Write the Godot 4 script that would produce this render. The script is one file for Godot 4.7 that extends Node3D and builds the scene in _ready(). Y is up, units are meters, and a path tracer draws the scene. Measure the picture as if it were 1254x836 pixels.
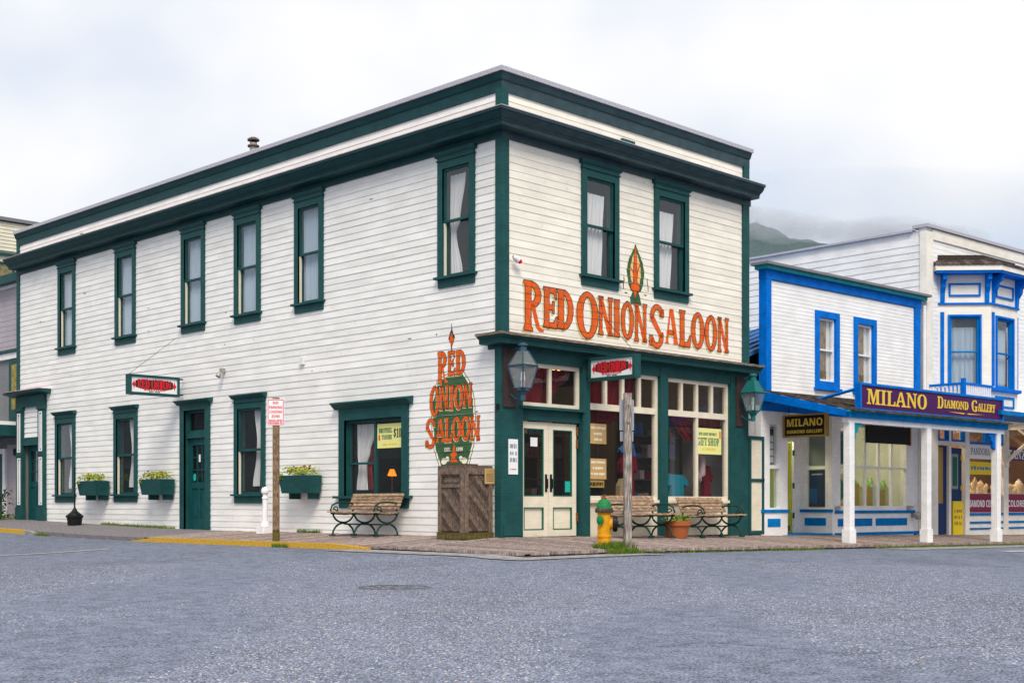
extends Node3D
# A wooden corner saloon seen across an asphalt crossing under an overcast sky.
# Front facade: plane z = 0 (x to the right). Side facade: plane x = 0 (running to -z). y = 0 is the boardwalk at the corner.

var mt := {}
var rng := RandomNumberGenerator.new()
var used := {}
const W := 7.41
const L := 19.32
const EXPO := 0.1333
var FR := Transform3D.IDENTITY
var SD := Transform3D(Basis(Vector3(0, 0, 1), Vector3(0, 1, 0), Vector3(-1, 0, 0)), Vector3.ZERO)
var MI := Transform3D(Basis(Vector3.UP, deg_to_rad(-2.5)), Vector3(7.9, 0, 0))

class M:
	var v := PackedVector3Array()
	var n := PackedVector3Array()
	var c := PackedColorArray()
	var uv := PackedVector2Array()
	var x := Transform3D.IDENTITY
	var col := Color(1, 1, 1)
	var tint := false
	func vert(p: Vector3, q: Vector3) -> void:
		v.append(x * p)
		n.append((x.basis * q).normalized())
		if tint: c.append(col)
	func tri(a: Vector3, b: Vector3, d: Vector3) -> void:   # counter-clockwise from outside
		var q := (b - a).cross(d - a)
		if q.length_squared() < 1e-18: return
		q = q.normalized()
		vert(a, q); vert(d, q); vert(b, q)
	func quad(a: Vector3, b: Vector3, d: Vector3, e: Vector3) -> void:
		tri(a, b, d); tri(a, d, e)
	func box(a: Vector3, b: Vector3) -> M:
		hexa([Vector3(a.x, a.y, a.z), Vector3(b.x, a.y, a.z), Vector3(b.x, a.y, b.z), Vector3(a.x, a.y, b.z), Vector3(a.x, b.y, a.z), Vector3(b.x, b.y, a.z), Vector3(b.x, b.y, b.z), Vector3(a.x, b.y, b.z)])
		return self
	func bx(x0: float, x1: float, y0: float, y1: float, z0: float, z1: float) -> M:
		return box(Vector3(x0, y0, z0), Vector3(x1, y1, z1))
	func hexa(p: Array) -> void:   # bottom ring 0-3, top ring 4-7, (x,z) order --,+-,++,-+
		quad(p[0], p[1], p[2], p[3])
		quad(p[7], p[6], p[5], p[4])
		quad(p[3], p[2], p[6], p[7])
		quad(p[1], p[0], p[4], p[5])
		quad(p[2], p[1], p[5], p[6])
		quad(p[0], p[3], p[7], p[4])
	func cbox(a: Vector3, b: Vector3, k: float) -> M:      # box whose upright edges are chamfered
		prism_y([Vector2(a.x + k, a.z), Vector2(b.x - k, a.z), Vector2(b.x, a.z + k), Vector2(b.x, b.z - k), Vector2(b.x - k, b.z), Vector2(a.x + k, b.z), Vector2(a.x, b.z - k), Vector2(a.x, a.z + k)], a.y, b.y)
		return self
	func prism_y(pts: Array, y0: float, y1: float) -> void:   # pts (x,z), convex
		var k := pts.size()
		var area := 0.0
		for i in k: area += pts[i].cross(pts[(i + 1) % k])
		if area > 0:
			pts = pts.duplicate(); pts.reverse()
		for i in k:
			var a: Vector2 = pts[i]
			var b: Vector2 = pts[(i + 1) % k]
			quad(Vector3(a.x, y0, a.y), Vector3(b.x, y0, b.y), Vector3(b.x, y1, b.y), Vector3(a.x, y1, a.y))
		for i in range(1, k - 1):
			tri(Vector3(pts[0].x, y1, pts[0].y), Vector3(pts[i].x, y1, pts[i].y), Vector3(pts[i + 1].x, y1, pts[i + 1].y))
			tri(Vector3(pts[0].x, y0, pts[0].y), Vector3(pts[i + 1].x, y0, pts[i + 1].y), Vector3(pts[i].x, y0, pts[i].y))
	func flat(poly: PackedVector2Array, f: Callable) -> void:  # triangulated outline, f maps (x,y) to a point; faces +z
		var t := Geometry2D.triangulate_polygon(poly)
		for i in range(0, t.size(), 3):
			var a := poly[t[i]]
			var b := poly[t[i + 1]]
			var d := poly[t[i + 2]]
			if (b - a).cross(d - a) > 0: tri(f.call(a), f.call(b), f.call(d))
			else: tri(f.call(a), f.call(d), f.call(b))
	func prism(poly: PackedVector2Array, z0: float, z1: float) -> M:  # outline in xy pushed along z
		if Geometry2D.is_polygon_clockwise(poly):
			poly = poly.duplicate(); poly.reverse()
		flat(poly, func(p): return Vector3(p.x, p.y, z1))
		var t := Geometry2D.triangulate_polygon(poly)
		for i in range(0, t.size(), 3):
			var a := poly[t[i]]
			var b := poly[t[i + 1]]
			var d := poly[t[i + 2]]
			if (b - a).cross(d - a) < 0: tri(Vector3(a.x, a.y, z0), Vector3(b.x, b.y, z0), Vector3(d.x, d.y, z0))
			else: tri(Vector3(a.x, a.y, z0), Vector3(d.x, d.y, z0), Vector3(b.x, b.y, z0))
		var k := poly.size()
		for i in k:
			var a := poly[i]
			var b := poly[(i + 1) % k]
			# the outline may come back in either sense, so test it
			quad(Vector3(a.x, a.y, z0), Vector3(b.x, b.y, z0), Vector3(b.x, b.y, z1), Vector3(a.x, a.y, z1))
		return self
	func lathe(o: Vector3, prof: Array, seg := 20) -> M:      # prof: (radius, y) from bottom to top
		for j in prof.size() - 1:
			var p: Vector2 = prof[j]
			var q: Vector2 = prof[j + 1]
			var slope := Vector2(q.y - p.y, p.x - q.x).normalized()
			for i in seg:
				var a := TAU * i / seg
				var b := TAU * (i + 1) / seg
				var da := Vector3(cos(a), 0, sin(a))
				var db := Vector3(cos(b), 0, sin(b))
				var na := da * slope.x + Vector3.UP * slope.y
				var nb := db * slope.x + Vector3.UP * slope.y
				var pa := o + da * p.x + Vector3.UP * p.y
				var pb := o + db * p.x + Vector3.UP * p.y
				var qa := o + da * q.x + Vector3.UP * q.y
				var qb := o + db * q.x + Vector3.UP * q.y
				if p.x > 1e-5:
					vert(pa, na); vert(pb, nb); vert(qa, na)
				if q.x > 1e-5:
					vert(pb, nb); vert(qb, nb); vert(qa, na)
		return self
	func tube(path: Array, r: float, seg := 7) -> M:
		var rings := []
		for i in path.size():
			var d: Vector3 = (path[mini(i + 1, path.size() - 1)] - path[maxi(i - 1, 0)]).normalized()
			var s := d.cross(Vector3.UP if absf(d.y) < 0.9 else Vector3.RIGHT).normalized()
			var t := s.cross(d)
			var ring := []
			for k in seg: ring.append(s * cos(TAU * k / seg) + t * sin(TAU * k / seg))
			rings.append(ring)
		for i in path.size() - 1:
			for k in seg:
				var k2 := (k + 1) % seg
				var a: Vector3 = rings[i][k]
				var b: Vector3 = rings[i][k2]
				var d: Vector3 = rings[i + 1][k]
				var e: Vector3 = rings[i + 1][k2]
				vert(path[i] + a * r, a); vert(path[i] + b * r, b); vert(path[i + 1] + d * r, d)
				vert(path[i] + b * r, b); vert(path[i + 1] + e * r, e); vert(path[i + 1] + d * r, d)
		return self
	func arrays() -> Array:
		var a := []
		a.resize(Mesh.ARRAY_MAX)
		a[Mesh.ARRAY_VERTEX] = v
		a[Mesh.ARRAY_NORMAL] = n
		if tint: a[Mesh.ARRAY_COLOR] = c
		return a
	func mesh() -> ArrayMesh:
		var am := ArrayMesh.new()
		if v.size() > 0: am.add_surface_from_arrays(Mesh.PRIMITIVE_TRIANGLES, arrays())
		return am

func numbered(s: String) -> String:
	if not used.has(s):
		used[s] = 0
		return s
	used[s] += 1
	return "%s_%03d" % [s, used[s]]

func thing(called: String, label: String, category: String, xf := Transform3D.IDENTITY, group := "") -> Node3D:
	var o := Node3D.new()
	o.name = numbered(called)
	o.transform = xf
	o.set_meta("label", label)
	o.set_meta("category", category)
	if group != "": o.set_meta("group", group)
	add_child(o)
	return o

func part(parent: Node, called: String, m: M, mat: String, xf := Transform3D.IDENTITY) -> MeshInstance3D:
	var o := MeshInstance3D.new()
	o.name = called
	o.mesh = m.mesh()
	o.material_override = mt[mat]
	o.transform = xf
	parent.add_child(o, true)
	return o

func struct(called: String, m: M, mat: String) -> MeshInstance3D:
	var o := part(self, numbered(called), m, mat)
	o.set_meta("kind", "structure")
	return o

func at(p: Vector3, turn := 0.0) -> Transform3D:
	return Transform3D(Basis(Vector3.UP, turn), p)

func b(x0: float, x1: float, y0: float, y1: float, z0: float, z1: float) -> M:
	return M.new().bx(x0, x1, y0, y1, z0, z1)

# lettering fitted into w x h about a centre in the parent's own xy plane
func text(parent: Node, s: String, cx: float, cy: float, w: float, h: float, z: float, mat: String, font := "Droid Sans", bold := false, xf := Transform3D.IDENTITY, depth := 0.006) -> void:
	var t := TextMesh.new()
	var f := SystemFont.new()
	f.font_names = PackedStringArray([font])
	if bold: f.font_weight = 700
	t.font = f
	t.text = s
	t.font_size = 64
	t.pixel_size = 0.01
	t.depth = 0.1
	t.curve_step = 1.5
	var bb := t.get_aabb()
	var o := MeshInstance3D.new()
	o.name = "lettering"
	o.mesh = t
	o.material_override = mt[mat]
	var k := Vector3(w / maxf(bb.size.x, 0.001), h / maxf(bb.size.y, 0.001), depth / 0.1)
	var ctr := bb.get_center()
	o.transform = xf * Transform3D(Basis.from_scale(k), Vector3(cx - ctr.x * k.x, cy - ctr.y * k.y, z))
	parent.add_child(o, true)

# ---------------------------------------------------------------- textures and materials
func noise(f: float, seed_: int, kind := FastNoiseLite.TYPE_SIMPLEX_SMOOTH, oct := 4) -> FastNoiseLite:
	var q := FastNoiseLite.new()
	q.seed = seed_
	q.noise_type = kind
	q.frequency = f
	q.fractal_octaves = oct
	return q

func seamless(w: int, h: int, q: FastNoiseLite) -> PackedByteArray:
	var im := q.get_seamless_image(w, h, false, false, 0.2)
	im.convert(Image.FORMAT_L8)
	return im.get_data()

func stretched(w: int, h: int, w2: int, h2: int, q: FastNoiseLite) -> PackedByteArray:
	var im := q.get_seamless_image(w, h, false, false, 0.2)
	im.convert(Image.FORMAT_L8)
	im.resize(w2, h2, Image.INTERPOLATE_CUBIC)
	return im.get_data()

func rgb_tex(w: int, h: int, f: Callable) -> ImageTexture:
	var d := PackedByteArray()
	d.resize(w * h * 3)
	for i in w * h:
		var c: Color = f.call(i)
		d[i * 3] = clampi(int(c.r * 255), 0, 255)
		d[i * 3 + 1] = clampi(int(c.g * 255), 0, 255)
		d[i * 3 + 2] = clampi(int(c.b * 255), 0, 255)
	var im := Image.create_from_data(w, h, false, Image.FORMAT_RGB8, d)
	return ImageTexture.create_from_image(im)

func bump_tex(w: int, h: int, src: PackedByteArray, k: float) -> ImageTexture:
	var im := Image.create_from_data(w, h, false, Image.FORMAT_L8, src)
	im.convert(Image.FORMAT_RGBA8)
	im.bump_map_to_normal_map(k)
	return ImageTexture.create_from_image(im)

func mat(key: String, c: Color, rough := 0.7, tex: Texture2D = null, scale := 1.0, nrm: Texture2D = null, nk := 1.0) -> StandardMaterial3D:
	var s := StandardMaterial3D.new()
	s.resource_name = key
	s.albedo_color = c.linear_to_srgb()
	s.roughness = rough
	s.metallic_specular = 0.3
	if tex:
		s.albedo_texture = tex
		s.uv1_triplanar = true
		s.uv1_world_triplanar = true
		s.uv1_triplanar_sharpness = 6.0
		s.uv1_scale = Vector3.ONE * scale
	if nrm:
		s.normal_enabled = true
		s.normal_texture = nrm
		s.normal_scale = nk
	mt[key] = s
	return s

func make_materials() -> void:
	var S := 512
	var n1 := seamless(S, S, noise(0.012, 1))
	var n2 := seamless(S, S, noise(0.06, 2))
	var n3 := seamless(S, S, noise(0.35, 3, FastNoiseLite.TYPE_SIMPLEX, 2))
	var n4 := seamless(S, S, noise(0.03, 4))
	# oil paint on boards: cloudy, with fine grain, grime and small chips that bare the grey wood
	var B := 1024
	var p1 := seamless(B, B, noise(0.006, 11))
	var p2 := stretched(128, B, B, B, noise(0.07, 12, FastNoiseLite.TYPE_SIMPLEX_SMOOTH, 3))
	var p3 := seamless(B, B, noise(0.045, 13))
	var p4 := stretched(512, B, B, B, noise(0.09, 14, FastNoiseLite.TYPE_SIMPLEX, 3))
	var paint := rgb_tex(B, B, func(i: int) -> Color:
		var g := 0.965 + 0.04 * (p1[i] / 255.0 - 0.5) * 2.0 + 0.03 * (p2[i] / 255.0 - 0.5) * 2.0
		var dirt := clampf((p3[i] / 255.0 - 0.70) * 4.0, 0.0, 1.0) * 0.07
		var c := Color(g - dirt * 0.8, g - dirt, g - dirt * 1.5)
		if p4[i] > 236 and p3[i] > 170: c = Color(0.60, 0.55, 0.49)
		return c)
	var trim := rgb_tex(B, B, func(i: int) -> Color:
		var g := 0.93 + 0.09 * (p1[i] / 255.0 - 0.5) * 2.0 + 0.07 * (p2[i] / 255.0 - 0.5) * 2.0
		var c := Color(g, g, g)
		if p4[i] > 226 and p3[i] > 150: c = Color(1.0, 0.98, 0.9) * 1.0
		return c)
	var grain := rgb_tex(S, S, func(i: int) -> Color:
		var g := 0.88 + 0.14 * (n2[i] / 255.0 - 0.5) * 2.0 + 0.08 * (n3[i] / 255.0 - 0.5) * 2.0
		return Color(g, g, g))
	# bare weathered timber, grain along u
	var w1 := stretched(40, S, S, S, noise(0.10, 21, FastNoiseLite.TYPE_SIMPLEX_SMOOTH, 4))
	var w2 := stretched(16, S, S, S, noise(0.30, 22, FastNoiseLite.TYPE_SIMPLEX, 2))
	var wood_h := rgb_tex(S, S, func(i: int) -> Color:
		var g := 0.72 + 0.34 * (w1[i] / 255.0 - 0.5) * 2.0 + 0.16 * (w2[i] / 255.0 - 0.5) * 2.0 + 0.12 * (n1[i] / 255.0 - 0.5) * 2.0
		return Color(g, g * 0.98, g * 0.95))
	var wood_v := rgb_tex(S, S, func(i: int) -> Color:
		var j := (i % S) * S + i / S
		var g := 0.72 + 0.34 * (w1[j] / 255.0 - 0.5) * 2.0 + 0.16 * (w2[j] / 255.0 - 0.5) * 2.0 + 0.12 * (n1[i] / 255.0 - 0.5) * 2.0
		return Color(g, g * 0.98, g * 0.95))
	# asphalt: stones of several greys in a dark binder
	var cell := FastNoiseLite.new()
	cell.seed = 31
	cell.noise_type = FastNoiseLite.TYPE_CELLULAR
	cell.cellular_return_type = FastNoiseLite.RETURN_CELL_VALUE
	cell.frequency = 0.16
	var a1 := seamless(B, B, cell)
	cell.cellular_return_type = FastNoiseLite.RETURN_DISTANCE
	var a2 := seamless(B, B, cell)
	var a3 := seamless(B, B, noise(0.5, 33, FastNoiseLite.TYPE_SIMPLEX, 2))
	var a4 := seamless(B, B, noise(0.008, 34))
	var asphalt := rgb_tex(B, B, func(i: int) -> Color:
		var st := a1[i] / 255.0
		var g := 0.80 + 0.26 * (st - 0.5) * 2.0 + 0.20 * (a3[i] / 255.0 - 0.5) * 2.0 + 0.10 * (a4[i] / 255.0 - 0.5) * 2.0
		g -= clampf((a2[i] / 255.0 - 0.45) * 1.2, 0.0, 0.3)
		var warm := 0.06 if st > 0.82 else -0.01
		return Color(g + warm, g, g - warm))
	var hgt := PackedByteArray()
	hgt.resize(B * B)
	for i in B * B: hgt[i] = clampi(255 - a2[i] + int((a3[i] - 128) * 0.3), 0, 255)
	var asph_n := bump_tex(B, B, hgt, 3.0)
	var patches := rgb_tex(S, S, func(i: int) -> Color:
		var g := 0.86 + 0.20 * (n1[i] / 255.0 - 0.5) * 2.0 + 0.10 * (n4[i] / 255.0 - 0.5) * 2.0
		return Color(g, g, g))
	var fine_n := bump_tex(S, S, n2, 2.0)
	var wood_nrm := bump_tex(S, S, w1, 2.0)

	for i in 4:
		var k: float = [1.0, 0.965, 0.94, 0.985][i]
		var s := mat("side_board%d" % i, Color(0.91, 0.905, 0.89) * k, 0.62, paint, 0.13)
		s.uv1_offset = Vector3(i * 0.31, i * 0.17, i * 0.43)
		s = mat("front_board%d" % i, Color(0.95, 0.905, 0.81) * k, 0.6, paint, 0.13)
		s.uv1_offset = Vector3(i * 0.21, i * 0.37, i * 0.23)
		s = mat("white_board%d" % i, Color(0.93, 0.93, 0.945) * k, 0.6, paint, 0.16)
		s.uv1_offset = Vector3(i * 0.41, i * 0.27, i * 0.13)
	mat("backing", Color(0.25, 0.25, 0.24), 0.9, grain, 1.0)
	mat("green", Color(0.014, 0.084, 0.086), 0.55, trim, 0.35)
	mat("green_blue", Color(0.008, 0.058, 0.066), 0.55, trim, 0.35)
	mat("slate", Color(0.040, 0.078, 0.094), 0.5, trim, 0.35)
	mat("green_door", Color(0.008, 0.078, 0.086), 0.5, trim, 0.6)
	mat("cream", Color(0.84, 0.77, 0.62), 0.5, paint, 0.3)
	mat("flashing_grey", Color(0.60, 0.60, 0.68), 0.5, grain, 0.8)
	mat("flashing_pink", Color(0.62, 0.47, 0.52), 0.7, patches, 0.6)
	mat("ledge_top", Color(0.42, 0.36, 0.31), 0.8, wood_h, 0.8)
	mat("white_paint", Color(0.90, 0.90, 0.92), 0.5, paint, 0.3)
	mat("ivory", Color(0.92, 0.88, 0.80), 0.55, paint, 0.3)
	mat("blue", Color(0.001, 0.18, 0.72), 0.5, trim, 0.4).metallic_specular = 0.15
	mat("blue_mid", Color(0.001, 0.20, 0.58), 0.5, trim, 0.4).metallic_specular = 0.15
	mat("turquoise", Color(0.006, 0.36, 0.42), 0.5, trim, 0.4)
	mat("blue_roof", Color(0.06, 0.20, 0.48), 0.4, patches, 0.3)
	mat("shingle0", Color(0.15, 0.115, 0.105), 0.9, wood_v, 1.5)
	mat("shingle1", Color(0.21, 0.17, 0.155), 0.9, wood_v, 1.5)
	mat("shingle2", Color(0.10, 0.08, 0.078), 0.9, wood_v, 1.5)
	mat("purple_sign", Color(0.085, 0.012, 0.12), 0.4, grain, 1.0)
	mat("gold", Color(0.80, 0.55, 0.06), 0.4)
	mat("gold_edge", Color(0.48, 0.30, 0.07), 0.5, grain, 2.0)
	mat("sign_black", Color(0.012, 0.012, 0.014), 0.35)
	mat("orange", Color(0.84, 0.12, 0.006), 0.55, trim, 0.5)
	mat("paint_black", Color(0.035, 0.02, 0.016), 0.6)
	mat("paint_shadow", Color(0.62, 0.48, 0.25), 0.6)
	mat("paint_green", Color(0.045, 0.125, 0.05), 0.6, trim, 0.5)
	mat("paint_tan", Color(0.80, 0.50, 0.20), 0.6)
	mat("paint_cream", Color(0.82, 0.78, 0.62), 0.6)
	mat("sign_red", Color(0.72, 0.012, 0.03), 0.5)
	mat("sign_white", Color(0.85, 0.86, 0.88), 0.4)
	mat("sign_plate", Color(0.50, 0.53, 0.60), 0.35, grain, 2.0).metallic = 0.4
	mat("poster_yellow", Color(0.80, 0.80, 0.30), 0.6)
	mat("notice_tan", Color(0.72, 0.47, 0.20), 0.7, grain, 3.0)
	mat("ink", Color(0.03, 0.035, 0.03), 0.7)
	mat("ink_green", Color(0.02, 0.13, 0.09), 0.7)
	mat("teal_sticker", Color(0.02, 0.42, 0.35), 0.5)
	mat("curtain", Color(0.84, 0.85, 0.87), 0.9)
	mat("lace", Color(0.66, 0.82, 0.97), 0.9, grain, 3.0)
	mat("red_drape", Color(0.30, 0.012, 0.03), 0.85, grain, 2.0)
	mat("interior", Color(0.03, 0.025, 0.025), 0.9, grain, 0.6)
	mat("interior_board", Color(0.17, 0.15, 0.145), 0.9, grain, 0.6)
	mat("iron_green", Color(0.012, 0.05, 0.042), 0.4)
	mat("iron_black", Color(0.012, 0.012, 0.014), 0.45)
	mat("bronze", Color(0.16, 0.08, 0.055), 0.45).metallic = 0.5
	mat("slat0", Color(0.72, 0.50, 0.34), 0.6, wood_h, 1.3)
	mat("slat1", Color(0.62, 0.43, 0.31), 0.6, wood_h, 1.3)
	mat("slat2", Color(0.80, 0.55, 0.37), 0.6, wood_h, 1.3)
	mat("bin0", Color(0.26, 0.20, 0.17), 0.85, wood_v, 1.6, wood_nrm, 0.6)
	mat("bin1", Color(0.16, 0.12, 0.105), 0.85, wood_v, 1.6, wood_nrm, 0.6)
	mat("bin2", Color(0.34, 0.26, 0.22), 0.85, wood_v, 1.6, wood_nrm, 0.6)
	mat("post_wood", Color(0.56, 0.51, 0.49), 0.85, wood_v, 0.8, wood_nrm, 0.3)
	mat("post_brown", Color(0.42, 0.29, 0.19), 0.85, wood_v, 1.5, wood_nrm, 0.6)
	mat("moss_wood", Color(0.20, 0.17, 0.06), 0.9, wood_v, 1.5)
	mat("yellow", Color(0.80, 0.36, 0.012), 0.45, trim, 0.9)
	mat("kerb_yellow", Color(0.70, 0.42, 0.06), 0.85, grain, 0.7)
	mat("concrete", Color(0.40, 0.39, 0.395), 0.85, patches, 0.7, fine_n, 0.4)
	mat("hydrant_green", Color(0.02, 0.22, 0.07), 0.45, trim, 2.0)
	mat("rust", Color(0.30, 0.11, 0.04), 0.85, patches, 3.0)
	mat("vent_brown", Color(0.22, 0.14, 0.11), 0.7, patches, 3.0)
	mat("terracotta", Color(0.50, 0.15, 0.055), 0.75, grain, 3.0)
	mat("soil", Color(0.03, 0.02, 0.015), 0.95)
	mat("lantern_blue", Color(0.05, 0.115, 0.16), 0.4, grain, 4.0)
	mat("lantern_copper", Color(0.015, 0.16, 0.155), 0.45, trim, 3.0)
	mat("plate_brown", Color(0.075, 0.05, 0.05), 0.6, patches, 4.0)
	mat("asphalt", Color(0.38, 0.42, 0.54), 0.85, asphalt, 0.4, asph_n, 2.0).vertex_color_use_as_albedo = true
	mat("chip", Color(0.9, 0.9, 0.9), 0.85).vertex_color_use_as_albedo = true
	mat("road_patch", Color(0.275, 0.31, 0.425), 0.78, asphalt, 1.25, asph_n, 0.5)
	mat("path", Color(0.40, 0.36, 0.37), 0.85, asphalt, 0.9, asph_n, 0.5)
	mat("line_paint", Color(0.62, 0.62, 0.63), 0.7, patches, 2.0)
	mat("manhole", Color(0.11, 0.12, 0.15), 0.5, grain, 6.0)
	var pl := mat("plank", Color(0.9, 0.9, 0.9), 0.85, wood_v, 1.1, wood_nrm, 0.5)
	pl.vertex_color_use_as_albedo = true
	mat("tar", Color(0.09, 0.095, 0.115), 0.7)
	mat("earth", Color(0.10, 0.085, 0.07), 0.95, grain, 0.4)
	var lf := mat("leaf", Color(1, 1, 1), 0.6)
	lf.vertex_color_use_as_albedo = true
	lf.backlight_enabled = true
	lf.backlight = Color(0.25, 0.3, 0.1)
	mat("mauve", Color(0.45, 0.41, 0.46), 0.7, paint, 0.2)
	mat("pale_wall", Color(0.80, 0.76, 0.62), 0.7, paint, 0.2)
	mat("yellow_blind", Color(0.62, 0.52, 0.17), 0.8, wood_v, 1.0)
	mat("plywood", Color(0.62, 0.44, 0.20), 0.8, wood_v, 0.6)
	mat("shop_yellow", Color(0.58, 0.52, 0.05), 0.7)
	mat("shop_green", Color(0.22, 0.52, 0.30), 0.7, grain, 0.8)
	mat("shop_brown", Color(0.30, 0.17, 0.11), 0.7, grain, 0.8)
	mat("card_orange", Color(0.62, 0.34, 0.05), 0.6)
	mat("card_lime", Color(0.42, 0.62, 0.20), 0.6)
	mat("skin_tan", Color(0.72, 0.55, 0.38), 0.6)
	mat("poster_navy", Color(0.012, 0.05, 0.14), 0.35)
	mat("poster_blue", Color(0.02, 0.14, 0.38), 0.4)
	mat("poster_grey", Color(0.34, 0.42, 0.43), 0.4, grain, 2.0)
	mat("poster_ivory", Color(0.78, 0.68, 0.42), 0.6)
	mat("maroon", Color(0.24, 0.012, 0.06), 0.4)
	mat("bright_yellow", Color(0.84, 0.62, 0.02), 0.5)
	mat("navy", Color(0.008, 0.035, 0.13), 0.4)
	mat("aqua", Color(0.015, 0.30, 0.42), 0.7)
	mat("cloth_pink", Color(0.60, 0.46, 0.50), 0.9)
	mat("cloth_tan", Color(0.55, 0.42, 0.24), 0.9)
	mat("cloth_red", Color(0.22, 0.01, 0.03), 0.9)
	mat("cloth_navy", Color(0.015, 0.02, 0.04), 0.9)
	mat("cloth_blue", Color(0.06, 0.20, 0.48), 0.9)
	mat("lime_print", Color(0.50, 0.55, 0.06), 0.8)
	mat("pipe_grey", Color(0.38, 0.36, 0.34), 0.5).metallic = 0.4
	mat("far_brown", Color(0.13, 0.085, 0.06), 0.8, paint, 0.2)
	mat("far_grey", Color(0.22, 0.23, 0.25), 0.8, paint, 0.2)
	mat("hill", Color(0.035, 0.065, 0.040), 0.95, patches, 0.02)
	for a in [["glass", Color(0.10, 0.13, 0.14), 0.10], ["glass_dark", Color(0.03, 0.04, 0.045), 0.14], ["glass_pale", Color(0.5, 0.53, 0.53), 0.22], ["glass_green", Color(0.15, 0.45, 0.25), 0.14]]:
		var s := mat(a[0], a[1], 0.02)
		s.metallic_specular = 0.4
		s.transparency = BaseMaterial3D.TRANSPARENCY_ALPHA
		s.albedo_color.a = a[2]
	var gl := mat("glow_warm", Color(1.0, 0.75, 0.4), 0.5)
	gl.emission_enabled = true
	gl.emission = Color(1.0, 0.72, 0.36)
	gl.emission_energy_multiplier = 3.0
	var go := mat("glow_shade", Color(0.9, 0.5, 0.08), 0.7)
	go.emission_enabled = true
	go.emission = Color(1.0, 0.5, 0.06)
	go.emission_energy_multiplier = 0.9

# ---------------------------------------------------------------- air and light
func make_sky() -> void:
	var w := 1024
	var h := 512
	var q1 := noise(2.4, 78, FastNoiseLite.TYPE_SIMPLEX_SMOOTH, 5)
	var q2 := noise(3.5, 72, FastNoiseLite.TYPE_SIMPLEX_SMOOTH, 4)
	var d := PackedByteArray()
	d.resize(w * h * 3)
	for j in h:
		var el := PI * (0.5 - (j + 0.5) / h)
		for i in w:
			var az := TAU * (i + 0.5) / w
			var p := Vector3(cos(el) * sin(az), sin(el) * 1.6, cos(el) * cos(az))
			var t := clampf(0.60 + 0.62 * q1.get_noise_3dv(p) + 0.22 * q2.get_noise_3dv(p), 0.0, 1.0)
			t = smoothstep(0.2, 0.85, t)
			var o := (j * w + i) * 3
			d[o] = int(lerpf(212, 254, t))
			d[o + 1] = int(lerpf(224, 254, t))
			d[o + 2] = int(lerpf(244, 255, t))
	var sm := PanoramaSkyMaterial.new()
	sm.panorama = ImageTexture.create_from_image(Image.create_from_data(w, h, false, Image.FORMAT_RGB8, d))
	var sky := Sky.new()
	sky.sky_material = sm
	var e := Environment.new()
	e.background_mode = Environment.BG_SKY
	e.sky = sky
	e.background_energy_multiplier = 0.535
	e.tonemap_mode = Environment.TONE_MAPPER_LINEAR
	e.tonemap_exposure = 1.9
	e.volumetric_fog_enabled = true
	e.volumetric_fog_density = 0.0
	e.sdfgi_enabled = true
	e.ssao_enabled = true
	e.ssil_enabled = true
	var we := WorldEnvironment.new()
	we.name = "world_environment"
	we.environment = e
	add_child(we)
	var sun := DirectionalLight3D.new()
	sun.name = "sun"
	sun.light_energy = 0.5
	sun.light_angular_distance = 24.0
	sun.light_color = Color(1.0, 0.96, 0.89)
	sun.shadow_enabled = true
	sun.look_at_from_position(Vector3(-7, 13, 9), Vector3.ZERO, Vector3.UP)
	add_child(sun)

func make_camera() -> void:
	var c := Camera3D.new()
	c.name = "camera"
	c.projection = Camera3D.PROJECTION_FRUSTUM
	c.near = 0.1
	c.far = 6000.0
	c.size = 0.1 * 836.0 / 1590.0
	c.frustum_offset = Vector2(0, 0.1 * 200.0 / 1590.0)
	c.position = Vector3(-15.935, 0.564, 16.188)
	c.rotation.y = -PI / 4
	c.current = true
	add_child(c)

# ---------------------------------------------------------------- ground
func rise(z: float) -> float:
	return 0.17 * smoothstep(9.0, 21.0, -z)

func walk_y(x: float, z: float) -> float:
	var out := maxf(maxf(z, 0.0), maxf(-x, 0.0))
	return -0.012 * maxf(x, 0.0) + rise(z) - 0.055 * out - 0.004

func road_y(x: float, z: float) -> float:
	var ex := maxf(x, -2.1)
	var ez := minf(z, 2.6)
	if z < 2.6 and x > -2.1:
		return walk_y(x, z) - 0.3
	var q := maxf(-2.1 - x, z - 2.6)
	var near := walk_y(ex, ez) - 0.085
	return lerpf(near, -0.33 + rise(z) * 0.8 - 0.012 * maxf(x, 0.0) * 0.8, smoothstep(0.0, 4.5, q))

func sheet(m: M, x0: float, x1: float, z0: float, z1: float, nx: int, nz: int, lift: float, f: Callable) -> void:
	for i in nx:
		for j in nz:
			var xa := lerpf(x0, x1, float(i) / nx)
			var xb := lerpf(x0, x1, float(i + 1) / nx)
			var za := lerpf(z0, z1, float(j) / nz)
			var zb := lerpf(z0, z1, float(j + 1) / nz)
			m.quad(Vector3(xa, f.call(xa, zb) + lift, zb), Vector3(xb, f.call(xb, zb) + lift, zb), Vector3(xb, f.call(xb, za) + lift, za), Vector3(xa, f.call(xa, za) + lift, za))

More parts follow.
